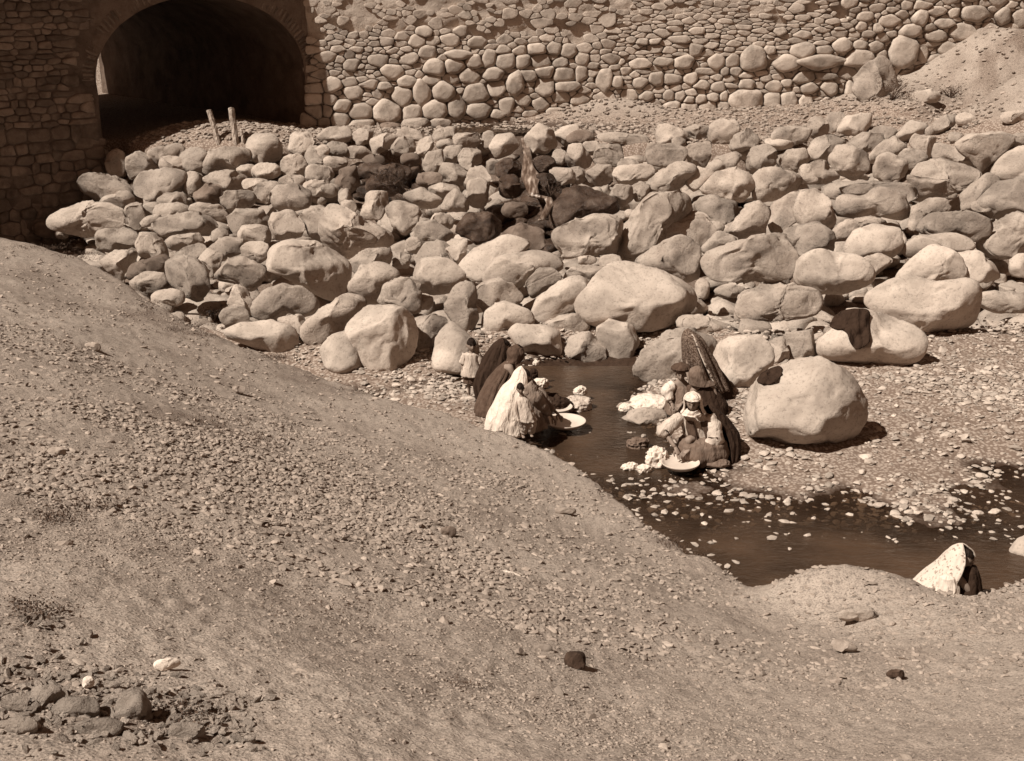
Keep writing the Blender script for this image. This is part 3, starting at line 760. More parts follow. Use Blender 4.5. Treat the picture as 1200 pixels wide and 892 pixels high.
# ------------------------------------------------------------------ small stones filling the gaps of the weir
def merged_stones(name, pts, sizes, level, seed, mat, parent=None, flat=0.7, rough=.25, smooth=False, elong=1.5, cut=.45):
    """many small stones as one mesh: pts (N,3) centres, sizes (N,) radii"""
    r = np.random.RandomState(seed); V, Fc = ICO[level]; n = len(pts); K = 12; T = []
    for k in range(K):
        Q = V.copy()
        for j in range(4 if cut > .4 else 7):
            m = r.normal(size=3); m /= np.linalg.norm(m); Q = Q - np.outer(np.maximum(Q @ m - r.uniform(cut, cut + .35), 0) * .92, m)
        Q = Q * (1 + rough * fbm(V * 1.3 + k * 5, 2, k))[:, None]; T.append(Q * [r.uniform(1, elong), 1, flat * r.uniform(.7, 1.1)])
    T = np.array(T); idx = r.randint(0, K, n); A = T[idx] * np.asarray(sizes)[:, None, None]
    th = r.uniform(0, 2 * math.pi, n); tl = r.normal(0, .25, n)
    c, s = np.cos(tl), np.sin(tl); y, z = A[:, :, 1].copy(), A[:, :, 2].copy(); A[:, :, 1] = y * c[:, None] - z * s[:, None]; A[:, :, 2] = y * s[:, None] + z * c[:, None]
    c, s = np.cos(th), np.sin(th); x, y = A[:, :, 0].copy(), A[:, :, 1].copy(); A[:, :, 0] = x * c[:, None] - y * s[:, None]; A[:, :, 1] = x * s[:, None] + y * c[:, None]
    A = A + np.asarray(pts)[:, None, :]; FF = (Fc[None] + (np.arange(n) * len(V))[:, None, None]).reshape(-1, 3)
    return mesh_obj(name, A.reshape(-1, 3), FF, mat, parent, smooth=smooth)
def scatter(n, x0, x1, y0, y1, dens, seed):
    r = np.random.RandomState(seed); x = r.uniform(x0, x1, n); y = r.uniform(y0, y1, n); z, bank, over = Hbase(x, y)
    k = r.uniform(size=n) < dens(x, y, z, bank, over); return x[k], y[k], z[k], bank[k], over[k], r
x, y, z, bank, over, r = scatter(8000, -12.5, 16, 17, 31.5, lambda x, y, z, b, o: slope_mask(x, y, z, b) * .55, 31)
s_ = .08 + .30 * r.uniform(0, 1, len(x)) ** 1.4
zf = z - 0.75 * slope_mask(x, y, z, bank) + s_ * .35
wetm = ((np.abs(x - .55 - .2 * np.sin(y * 3)) < .85) & (y > 25.6)) | (((x + 2.75) / .8) ** 2 + ((y - 28.3) / 1.2) ** 2 < 1)
for nm, k, mt in (('rubble_fill', ~wetm, 'boulder'), ('wet_rubble_fill', wetm, 'wet')):
    o = merged_stones(nm, np.stack([x, y, zf], 1)[k] - np.array(weir.location), s_[k], 2, 5, M[mt], weir, smooth=True); o['kind'] = 'stuff'

def cell_polys(seeds, xr, yr, ay=1.0, gap=.5, k=16):
    """weighted bisector cell round every seed (x, y, rx, ry); returns shrunken, slightly rounded polygons"""
    S = np.array(seeds, float); out = []
    for i in range(len(S)):
        x, y, rx, ry = S[i]; dx = S[:, 0] - x; dy = (S[:, 1] - y) * ay; d2 = dx * dx + dy * dy; nb = np.argsort(d2)[1:k + 1]
        P = [(-rx * 1.7, -ry * 1.6), (0, -ry * 1.75), (rx * 1.7, -ry * 1.6), (rx * 1.9, 0), (rx * 1.7, ry * 1.6), (0, ry * 1.75), (-rx * 1.7, ry * 1.6), (-rx * 1.9, 0)]
        for j in nb:
            vx, vy = S[j, 0] - x, S[j, 1] - y; L = math.hypot(vx, vy) + 1e-9
            ri = 1 / math.sqrt((vx / L / rx) ** 2 + (vy / L / ry) ** 2); rj = 1 / math.sqrt((vx / L / S[j, 2]) ** 2 + (vy / L / S[j, 3]) ** 2)
            lim = L * ri / (ri + rj) - gap * .5; nx, ny = vx / L / rx ** 2, vy / L / ry ** 2; nl = math.hypot(nx, ny); nx, ny = nx / nl, ny / nl; lim *= max(.35, nx * vx / L + ny * vy / L); Q = []
            for a, b in zip(P, P[1:] + P[:1]):
                sa, sb = a[0] * nx + a[1] * ny - lim, b[0] * nx + b[1] * ny - lim
                if sa <= 0: Q.append(a)
                if sa * sb < 0: t = sa / (sa - sb); Q.append((a[0] + (b[0] - a[0]) * t, a[1] + (b[1] - a[1]) * t))
            P = Q
            if len(P) < 3: break
        if len(P) < 3: out.append(None); continue
        P = [p for p, q in zip(P, P[1:] + P[:1]) if math.hypot(p[0] - q[0], p[1] - q[1]) > .25 * min(rx, ry)]
        if len(P) < 3: out.append(None); continue
        R = []
        for a, b in zip(P, P[1:] + P[:1]): R += [(a[0] * .84 + b[0] * .16, a[1] * .84 + b[1] * .16), (a[0] * .16 + b[0] * .84, a[1] * .16 + b[1] * .84)]
        out.append((x, y, R))
    return out
def cell_stone(R, out, seed):
    """a fitted stone: face polygon R (metres, x right, z up) standing out by out metres, rounded to its joints"""
    r = random.Random(seed); n = len(R); cx = sum(a for a, b in R) / n; cz = sum(b for a, b in R) / n; tx, tz = r.uniform(-.25, .25), r.uniform(-.3, .15); m = min(max(a for a, b in R) - min(a for a, b in R), max(b for a, b in R) - min(b for a, b in R)); V = []
    for sc_, o_ in ((1.0, -.08), (.985, out * .5), (.90, out * .93), (.55, out * 1.02)):
        for a, b in R:
            u, w = cx + (a - cx) * sc_, cz + (b - cz) * sc_; V.append((u + r.uniform(-.02, .02) * m, -(o_ + (0 if o_ < 0 else (tx * (u - cx) + tz * (w - cz)) * .5) + r.uniform(-.05, .05) * out), w + r.uniform(-.02, .02) * m))
    V.append((cx, -out * 1.02, cz)); Fc = []
    for k in range(3):
        for j in range(n): j2 = (j + 1) % n; Fc.append((k * n + j, (k + 1) * n + j, (k + 1) * n + j2, k * n + j2))
    Fc += [(3 * n + j, 4 * n, 3 * n + (j + 1) % n) for j in range(n)]
    return np.array(V), Fc

# ------------------------------------------------------------------ the bridge
ARCH_T0, ARCH_T1, SPR, RISE = 0.12, 5.52, 3.72, 1.78
AC, AA = (ARCH_T0 + ARCH_T1) / 2, (ARCH_T1 - ARCH_T0) / 2
def bpt(t, d, z): return np.array([P0[0] + DA[0] * t + DB[0] * d, P0[1] + DA[1] * t + DB[1] * d, z])
bridge = empty('arched_bridge', tuple(bpt(3, 0, 2.2)))
tag(bridge, 'shaded stone bridge with one wide rounded arch over the stream, upper left', 'bridge')
bl = np.array(bridge.location)
def arch_z(t): return SPR + RISE * math.sqrt(max(0, 1 - ((t - AC) / AA) ** 2))
def grid_face(mb, ts, zs_of, d, flip=False, amp=0.05, nz=28):
    V = []; n = len(ts)
    for t in ts:
        z0, z1 = zs_of(t)
        for k in range(nz + 1):
            z = z0 + (z1 - z0) * k / nz; V.append((t, z))
    V = np.array(V); dd = d + (amp * fbm(np.stack([V[:, 0] * 3, V[:, 1] * 5, 0 * V[:, 0]], 1), 3, 3) if amp else 0) * (1 if not flip else -1)
    dd = np.full(len(V), d) if not amp else dd
    P = np.array([bpt(a, b, c) for (a, c), b in zip(V, dd)]) - bl; Fc = []
    for i in range(n - 1):
        for k in range(nz):
            a = i * (nz + 1) + k; q = (a, a + 1, a + nz + 2, a + nz + 1); Fc.append(q if not flip else q[::-1])
    mb.add(P, Fc)
ZT = 6.0
mb = MB()
for d, fl in ((0, False), (TUNNEL, True)):
    grid_face(mb, np.linspace(-0.02, ARCH_T0, 3), lambda t: (1.4, ZT), d, fl)
    grid_face(mb, ARCH_T0 + (ARCH_T1 - ARCH_T0) * (1 - np.cos(np.linspace(0, math.pi, 49))) / 2, lambda t: (arch_z(t), ZT), d, fl, nz=14)
    grid_face(mb, np.linspace(ARCH_T1, 14, 60), lambda t: (-.2, ZT), d, fl, nz=50)
mb.add([bpt(t, d, z) - bl for t, d, z in ((-.02, 0, 1.4), (-.02, TUNNEL, 1.4), (-.02, TUNNEL, ZT), (-.02, 0, ZT))], [(0, 1, 2, 3)])
mb.add([bpt(t, d, z) - bl for t, d, z in ((-.02, 0, ZT), (-.02, TUNNEL, ZT), (14, TUNNEL, ZT), (14, 0, ZT))], [(0, 1, 2, 3)])
mb.add([bpt(t, d, z) - bl for t, d, z in ((14, 0, -.2), (14, TUNNEL, -.2), (14, TUNNEL, ZT), (14, 0, ZT))], [(3, 2, 1, 0)])
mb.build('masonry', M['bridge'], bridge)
prof = [(ARCH_T0, 1.5 + (SPR - 1.5) * k / 8) for k in range(8)] + [(AC - AA * math.cos(a), SPR + RISE * math.sin(a)) for a in np.linspace(0, math.pi, 41)] + [(ARCH_T1, SPR - (SPR - 1.5) * k / 8) for k in range(1, 9)]
nd = 60; V = []; Fc = []
for i, (t, z) in enumerate(prof):
    for k in range(nd + 1): V.append(bpt(t, TUNNEL * k / nd, z) - bl)
V = np.array(V); V = V + (0.045 * fbm(V * 3.2, 3, 8))[:, None] * np.array([DA[0], DA[1], .5])
for i in range(len(prof) - 1):
    for k in range(nd): a = i * (nd + 1) + k; Fc.append((a, a + nd + 1, a + nd + 2, a + 1))
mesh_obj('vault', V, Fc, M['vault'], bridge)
def block_mesh(name, w, h, d, seed, level=1, box=.62, cuts=3):
    """rounded, uneven building stone about w x h (face) x d"""
    r = np.random.RandomState(seed); V, Fc = ICO[level]; Q = np.sign(V) * np.abs(V) ** box
    for j in range(cuts):
        m = r.normal(size=3); m[1] *= .4; m /= np.linalg.norm(m); Q = Q - np.outer(np.maximum(Q @ m - r.uniform(.72, 1.05), 0) * .9, m)
    Q = Q * (1 + .16 * fbm(V * 1.7 + seed, 2, seed))[:, None]
    Q = Q / np.abs(Q).max(0) * [w / 2, d / 2, h / 2]
    me = bpy.data.meshes.new(name); me.from_pydata([tuple(v) for v in Q], [], [tuple(int(i) for i in f) for f in Fc]); me.update()
    me.polygons.foreach_set('use_smooth', [True] * len(me.polygons)); return me
BLK = [block_mesh('stone', 1, 1, 1, 900 + k, 2) for k in range(14)]
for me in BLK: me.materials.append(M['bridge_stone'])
ang_b = math.atan2(DA[1], DA[0])
def bstone(t, z, w, h, d, rot=0.0, name='stone', mes=BLK, out=0.3):
    o = link_mesh(name, rnd.choice(mes), bridge, tuple(bpt(t, -d * (out - .5) + .02, z) - bl))
    o.rotation_euler = (0, rot, ang_b); o.scale = (w, d, h); return o
seeds = []; z = 0.3
while z < 5.8:
    h = rnd.uniform(.11, .19) if z > 2.5 else rnd.uniform(.2, .32); t = 5.62 + rnd.uniform(0, .2)
    while t < 9.0:
        w = rnd.uniform(.15, .45) * (1 if z > 2.5 else 1.3)
        if not (z > SPR - .3 and ((t - AC) / (AA + .50)) ** 2 + ((z - SPR) / (RISE + .50)) ** 2 < 1): seeds.append((t + w / 2, z + h / 2 + rnd.uniform(-.03, .03), w / 2, h / 2))
        t += w
    z += h
nb = 0; mV, mF, nv = [], [], 0
for i, c in enumerate(cell_polys(seeds, None, None, 1.6, .02)):
    if c is None: continue
    t, z, R = c; V, Fc = cell_stone([(-a, b) for a, b in R][::-1] if False else [(a, b) for a, b in R], rnd.uniform(.01, .06), i)
    # face frame: x runs along the bridge face, y into it
    Q = np.array([bpt(t + v[0], v[1], z + v[2]) for v in V]); C0 = bpt(t, 0, z)
    Fc = [f[::-1] for f in Fc]
    nb += 1
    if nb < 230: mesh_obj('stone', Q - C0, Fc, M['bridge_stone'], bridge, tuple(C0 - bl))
    else: mV.append(Q - bl); mF += [tuple(k + nv for k in f) for f in Fc]; nv += len(Q)
if mV: o = mesh_obj('small_stones', np.vstack(mV), mF, M['bridge_stone'], bridge); o['kind'] = 'stuff'
VS = [block_mesh('voussoir', 1, 1, 1, 950 + k, 1, .5) for k in range(5)]
for me in VS: me.materials.append(M['bridge_stone'])
for k in range(64):
    a = math.pi * (k + .5) / 64; t = AC - (AA + .19) * math.cos(a); z = SPR + (RISE + .19) * math.sin(a)
    nx, nz = math.cos(a) / AA, math.sin(a) / RISE; rot = math.atan2(nz, nx)
    bstone(t, z, .36, .095, .2, -(math.pi - rot) , 'voussoir', VS, out=.14)
# the far side seen through the passage is ordinary sunlit ground; two upright posts stand before the arch
def post(px, py_top, px_b, py_b, rad, label, cat='post'):
    B, t = hit(px_b, py_b); dep = t; T = at_depth(px, py_top, dep); L = T - B; n = 7
    pts = [np.array([0, 0, -.15])] + [L * k / n + np.array([rnd.uniform(-.006, .006), rnd.uniform(-.006, .006), 0]) for k in range(n + 1)]
    V, Fc = tube(pts, [(rad * rnd.uniform(.92, 1.05), rad * .7) for _ in pts], 9)
    V += (fbm(V * 9, 2, 4) * .008)[:, None]
    o = mesh_obj('wooden_post', V, Fc, M['wood'], None, tuple(B), smooth=False); tag(o, label, cat); return o
post(354, 229, 362.5, 257, .085, 'split pale wooden post leaning to the left before the dark arch')
post(372.5, 227.5, 377, 258, .10, 'tall upright pale wooden post before the dark arch, right of the leaning one')
post(381, 245.5, 383.5, 258, .055, 'short stub of a post close behind the tall upright post')

# ------------------------------------------------------------------ the long rubble wall
def wall_y(x): return np.interp(x, WX, WY)
def wall_hit(px, py):
    d = ray(px, py); t = 33.0
    for _ in range(12): t = float(wall_y(CAM[0] + d[0] * t)) / d[1]
    return CAM + d * t, t
twall = empty('rubble_wall', (4, 32.9, 2.5)); tag(twall, 'long sunlit wall of rubble stones and mud along the far side of the stream', 'wall')
wl = np.array(twall.location)
xs = np.linspace(-5.1, 26, 420); zz = np.linspace(1.6, 7.0, 90); X, Z = np.meshgrid(xs, zz); x = X.ravel(); z = Z.ravel()
yb = wall_y(x); fr = np.stack([x * 2.2, z * 4.0, 0 * x], 1)
y = yb + .06 - 0.05 * fbm(fr, 4, 12) - .02 * fbm(fr * 4, 2, 13) - 0.06 * ss(4.6, 5.0, z + .2 * fbm(np.stack([x * .6, z, 0 * x], 1), 2, 2)) * (x < 7)
i = np.arange(len(zz) - 1)[:, None] * len(xs) + np.arange(len(xs) - 1)[None]; q = np.stack([i, i + 1, i + len(xs) + 1, i + len(xs)], -1).reshape(-1, 4)
mesh_obj('mud_core', np.stack([x, y, z], 1) - wl, q, M['mortar'], twall)
# back, top and left end of the wall
mb = MB(); xb = np.linspace(-5.1, 26, 30); F1 = [(a, wall_y(a) + .0, 7.0) for a in xb]; B1 = [(a, wall_y(a) + .9, 7.0) for a in xb]; B2 = [(a, wall_y(a) + .9, 1.6) for a in xb]
Va = np.array(F1 + B1 + B2) - wl; n = len(xb); Fc = [(k, k + 1, n + k + 1, n + k) for k in range(n - 1)] + [(n + k, n + k + 1, 2 * n + k + 1, 2 * n + k) for k in range(n - 1)]
mb.add(Va, Fc); mb.add(np.array([(-5.1, wall_y(-5.1), 1.6), (-5.1, wall_y(-5.1) + .9, 1.6), (-5.1, wall_y(-5.1) + .9, 7), (-5.1, wall_y(-5.1), 7)]) - wl, [(3, 2, 1, 0)])
mb.build('wall_back', M['mortar'], twall, smooth=False)
WST = """
W|480,270,40,30 550,265,35,25 620,248,28,20 675,235,25,30 735,245,35,28 795,245,28,20 855,245,32,25 840,203,35,20 785,208,25,15 725,205,25,15 905,200,25,20 960,208,28,20 1005,240,25,22 945,295,40,25 1000,290,22,28 870,335,35,28 820,298,25,20 870,285,30,20 605,300,38,25 540,310,30,18 690,295,35,25 765,325,32,38 700,340,32,32 625,365,45,35 510,350,38,35 435,360,32,38 470,312,32,20 365,372,38,35 315,425,50,38 400,428,35,28 482,420,42,35 560,410,32,32 640,420,45,30 735,400,28,28 215,425,42,28 145,455,35,28 155,405,30,25 65,425,25,25 40,460,20,18 220,470,45,20 330,283,35,25 565,222,45,18 445,140,28,18 575,140,25,18 380,320,30,20 955,335,45,20 1085,310,30,38 1130,320,22,22 115,330,30,25 60,380,22,20 110,380,25,20 580,350,28,20 795,380,25,18 470,470,40,18 700,433,25,15 930,250,25,15 60,340,22,18 95,425,20,22 180,440,18,22 255,330,30,16 300,335,30,14 90,460,22,18
X|860,370,75,62 1040,395,70,42 1125,320,65,38 950,320,28,25 480,390,50,35 360,385,50,25 655,385,45,38 745,380,38,32 540,320,38,30 245,275,35,15 310,275,30,15 615,440,60,18 325,480,40,35 415,480,50,25 510,480,38,28 110,495,28,28 235,500,40,28 390,570,35,28 455,570,32,22 515,560,35,20 580,515,40,25 670,525,48,25 825,510,45,28 830,460,40,16 895,450,32,14 970,525,45,28 815,600,98,62 960,600,48,42 1055,600,48,45 1150,610,40,42 315,630,42,30 400,640,50,32 505,645,48,28 610,640,52,32 690,630,35,25 635,580,30,22 565,590,32,22 695,580,22,25 510,590,28,20 1140,475,55,30 1045,505,28,18 760,440,30,22 700,440,25,20 270,575,35,25 1100,90,45,25 1130,145,38,20 1010,215,35,22 925,135,40,12 730,520,38,14 1170,530,40,32
Y|50,290,35,28 115,288,38,20 205,265,48,32 295,262,38,22 368,272,38,28 100,350,90,35 290,330,75,42 508,295,75,75 545,195,55,32 590,128,42,35 710,155,55,25 805,200,70,42 665,215,55,28 640,178,35,18 860,110,80,38 1000,125,42,35 1090,125,42,38 935,190,38,35 1030,198,52,38 905,265,48,42 725,280,48,32 840,288,30,22 670,335,38,25 755,338,30,18 825,335,30,25 605,305,25,35 645,260,45,12 1010,265,48,28 990,330,35,25 900,340,38,25 890,385,35,22 970,380,30,18 45,475,48,25 145,475,42,32 240,480,38,35 200,475,18,20 30,420,35,20 120,420,45,16 450,210,25,15 400,315,28,20 305,170,28,22 380,180,25,18 330,210,35,18 55,75,35,25 600,68,40,18 680,95,45,20 760,105,32,22
"""

taken = []; n_st = 0
for ln in WST.strip().splitlines():
    rg, lst = ln.split('|'); ox, oy, sc = REG[rg]
    for q4 in lst.split():
        a, b, c, d = [float(v) for v in q4.split(',')]; px, py, rx, ry = ox + a / sc, oy + b / sc, c / sc, d / sc
        if any(abs(px - u[0]) < (rx + u[2]) * .62 and abs(py - u[1]) < (ry + u[3]) * .62 for u in taken): continue
        taken.append((px, py, rx, ry))
WR = np.random.RandomState(4); K0 = [(u[0], u[1], u[2], u[3]) for u in taken]
def throw(n, rx0, rx1, asp0, asp1, gapk):
    for _ in range(n):
        px, py = WR.uniform(440, 1060), WR.uniform(132, 246); lo = max(0, min(1, (py - 165) / 50))
        if (rx0 > 6 and (WR.rand() > .05 + .9 * lo) and px < 900) or (rx0 == 4.0 and WR.rand() > .4 + lo and px < 880): continue
        if rx0 > 3 and px < 505 and py < 212 and WR.rand() < .9: continue
        rx = WR.uniform(rx0, rx1); ry = rx * WR.uniform(asp0, asp1) * (.72 if 690 < px < 890 and py < 185 else 1); A = np.array(K0)
        q = (np.abs((px - A[:, 0]) / (A[:, 2] + rx * gapk)) ** 2 + np.abs((py - A[:, 1]) / (A[:, 3] + ry * gapk)) ** 2).min()
        if q > 1: K0.append((px, py, rx, ry))
throw(1200, 6.2, 9.0, .5, .75, .95); throw(4000, 4.0, 6.4, .42, .7, .9); throw(8000, 2.7, 4.2, .42, .7, .86); throw(6000, 1.9, 2.7, .5, .8, .84)
def plastered(cx, cy): return float(vnoise(np.array([[cx * .03, cy * .05, 3.3]]), 77)[0]) * .3 + (cx < 700) * ss(182, 156, cy) * .95 + (700 <= cx < 890) * ss(166, 142, cy) * .75
jobs = []
for i, c in enumerate(cell_polys(K0, None, None, 1.4, .5)):
    if c is None: continue
    px, py, R = c; P, t = wall_hit(px, py); k = t / F; pl = min(1, max(0, plastered(px, py))); big = i < len(taken)
    R3 = [(a * k, -b * k * 1.03) for a, b in R][::-1]; area = K0[i][2] * K0[i][3]; size = math.sqrt(area) * k
    out = (min(.13, .03 + .33 * size) if big else min(.06, .010 + .20 * size)) * WR.uniform(.5, 1.3) * (1 - .8 * pl)
    if pl > .5 and WR.rand() < pl * .45: continue
    jobs.append((area * (1.6 - pl) * (3 if big else 1), P, R3, out, i))
jobs.sort(key=lambda j: -j[0]); mV, mF, nv = [], [], 0
for rank, (ar, P, R3, out, i) in enumerate(jobs):
    V, Fc = cell_stone(R3, out, i); ya = math.atan2(float(wall_y(P[0] + .3) - wall_y(P[0] - .3)), .6)
    if rank < 299:
        o = mesh_obj('stone', V, Fc, M['wall_stone'], twall, tuple(P - wl + [0, -.03, 0])); o.rotation_euler = (0, 0, ya)
    else:
        c, s_ = math.cos(ya), math.sin(ya); Q = np.stack([V[:, 0] * c - V[:, 1] * s_, V[:, 0] * s_ + V[:, 1] * c, V[:, 2]], 1) + P - wl + [0, -.03, 0]; mV.append(Q); mF += [tuple(q + nv for q in f) for f in Fc]; nv += len(Q)
o = mesh_obj('small_stones', np.vstack(mV), mF, M['wall_stone'], twall); o['kind'] = 'stuff'
# slumped mud at the wall foot and the two boulders leaning on it
def lump(name, px, py, rx, ry, dep, mat, seed, label=None, cat=None, bias=0.0, poly=None, kind=None, level=4, rough=.06):
    th, R = ell_radius(rx, ry, 0) if poly is None else poly_radius(poly, px, py)
    dc = wall_hit(px, py)[1] - bias; V, Fc = rock_verts(-th[::-1], R[::-1] * dc / F, dep, level, seed, nf=3, rough=rough); dc_ = float(np.dot(wall_hit(px, py)[0] - CAM, FW)) - bias; C = at_depth(px, py, dc_); zb = V[:, 2].min()
    o = mesh_obj(name, V - [0, 0, zb], Fc, mat, None, tuple(C + [0, 0, zb])); tag(o, label, cat, kind=kind); return o
place_rock('P|915,186 924,190 930,203 928,216 918,222 903,221 895,212 898,198|tall boulder with a bush before it, leaning on the foot of the rubble wall', 61, depth_bias=.1)
place_rock('P|922,172 930,166 940,168 948,176 946,188 938,194 925,189|', 62, twall, tuple(wl), name='stone')
place_rock('Pp|945,215 958,212 966,216 962,222 946,223|small pale boulder on the earth slope right of the bush', 63)
# ------------------------------------------------------------------ people
def skin_body(J, E, root='pelvis'):
    names = list(J); me = bpy.data.meshes.new('tmp'); me.from_pydata([tuple(J[n][0]) for n in names], [(names.index(a), names.index(b)) for a, b in E], []); me.update()
    o = bpy.data.objects.new('tmp', me); COL.objects.link(o); md = o.modifiers.new('s', 'SKIN'); md.use_smooth_shade = True
    sv = me.skin_vertices[0].data
    for k, n in enumerate(names):
        r = J[n][1]; sv[k].radius = (r, r) if not isinstance(r, tuple) else r; sv[k].use_root = (n == root)
    o.modifiers.new('u', 'SUBSURF').levels = 1; o.modifiers['u'].render_levels = 1
    dg = bpy.context.evaluated_depsgraph_get(); ev = o.evaluated_get(dg); m2 = ev.to_mesh()
    V = np.array([v.co[:] for v in m2.vertices]); Fc = [tuple(p.vertices) for p in m2.polygons]; ev.to_mesh_clear()
    bpy.data.objects.remove(o); bpy.data.meshes.remove(me); return V, Fc
def head_mesh(c, d, s=1.0, hair=0.55):
    """head at c facing d: skull, brow, nose, lips, chin, ears; returns V, F, material index per face (0 skin, 1 hair, 2 eye)"""
    d = np.array(d, float); d /= np.linalg.norm(d); side = np.cross([0, 0, 1.0], d); side /= np.linalg.norm(side); up = np.cross(d, side)
    V, Fc = ICO[3]; x, y, z = V[:, 0].copy(), V[:, 1].copy(), V[:, 2].copy()
    P = np.stack([x * .098, y * .075, z * .115], 1)
    jaw = ss(-.1, -.9, z); P[:, 1] *= 1 - .32 * jaw; P[:, 0] -= .02 * jaw * (x < 0)
    g = lambda yy, zz, sy, sz: np.exp(-((y - yy) / sy) ** 2 - ((z - zz) / sz) ** 2) * (x > 0)
    P[:, 0] += .028 * g(0, -.18, .13, .2) - .012 * (g(.36, .02, .17, .13) + g(-.36, .02, .17, .13)) + .007 * g(0, .2, .6, .1) + .009 * g(0, -.5, .2, .09) + .010 * g(0, -.82, .25, .14)
    P[:, 1] += np.sign(y) * .016 * np.exp(-((x + .05) / .12) ** 2 - ((z + .1) / .2) ** 2) * (np.abs(y) > .8)
    W = (P[:, :1] * d + P[:, 1:2] * side + P[:, 2:] * up) * s + c
    mi = []
    for f in Fc:
        a = V[list(f)].mean(0)
        if a[2] > hair - .9 * max(a[0], -.2) * -1 * (a[0] < 0) and (a[2] > hair or a[0] < -.15): mi.append(1)
        elif a[0] < -.35 and a[2] > -.7: mi.append(1)
        elif a[0] > .5 and abs(abs(a[1]) - .36) < .13 and abs(a[2] - .03) < .07: mi.append(2)
        elif a[0] > .5 and abs(a[1]) < .2 and abs(a[2] + .52) < .035: mi.append(2)
        elif a[0] > .5 and abs(abs(a[1]) - .36) < .18 and abs(a[2] - .24) < .05: mi.append(1)
        else: mi.append(0)
    return W, [tuple(map(int, f)) for f in Fc], mi
def hand_parts(w, d, palm_n, s=1.0, curl=.5):
    """palm and five separate fingers beyond wrist w along d"""
    d = np.array(d, float); d /= np.linalg.norm(d); n = np.array(palm_n, float); n -= d * n.dot(d); n /= np.linalg.norm(n); sd = np.cross(d, n); out = []
    out.append(tube([w - d * .01 * s, w + d * .04 * s, w + d * .08 * s, w + d * .095 * s], [(.022 * s, .020 * s), (.036 * s, .015 * s), (.040 * s, .014 * s), (.034 * s, .011 * s)], 10))
    for k, (off, L) in enumerate([(-.030, .062), (-.010, .074), (.011, .070), (.031, .055)]):
        b = w + d * .088 * s + sd * off * s; m1 = b + (d * .5 + n * .12 * curl) * L * s; m2 = m1 + (d * .30 + n * .36 * curl) * L * s; e = m2 + (d * .16 + n * .40 * curl) * L * s * .8
        out.append(tube([b, m1, m2, e], [.0095 * s, .009 * s, .008 * s, .006 * s], 7))
    b = w + d * .03 * s - sd * .03 * s; out.append(tube([b, b + (d * .03 - sd * .022 + n * .012) * s, b + (d * .062 - sd * .026 + n * .026) * s], [.012 * s, .0105 * s, .007 * s], 7))
    return out
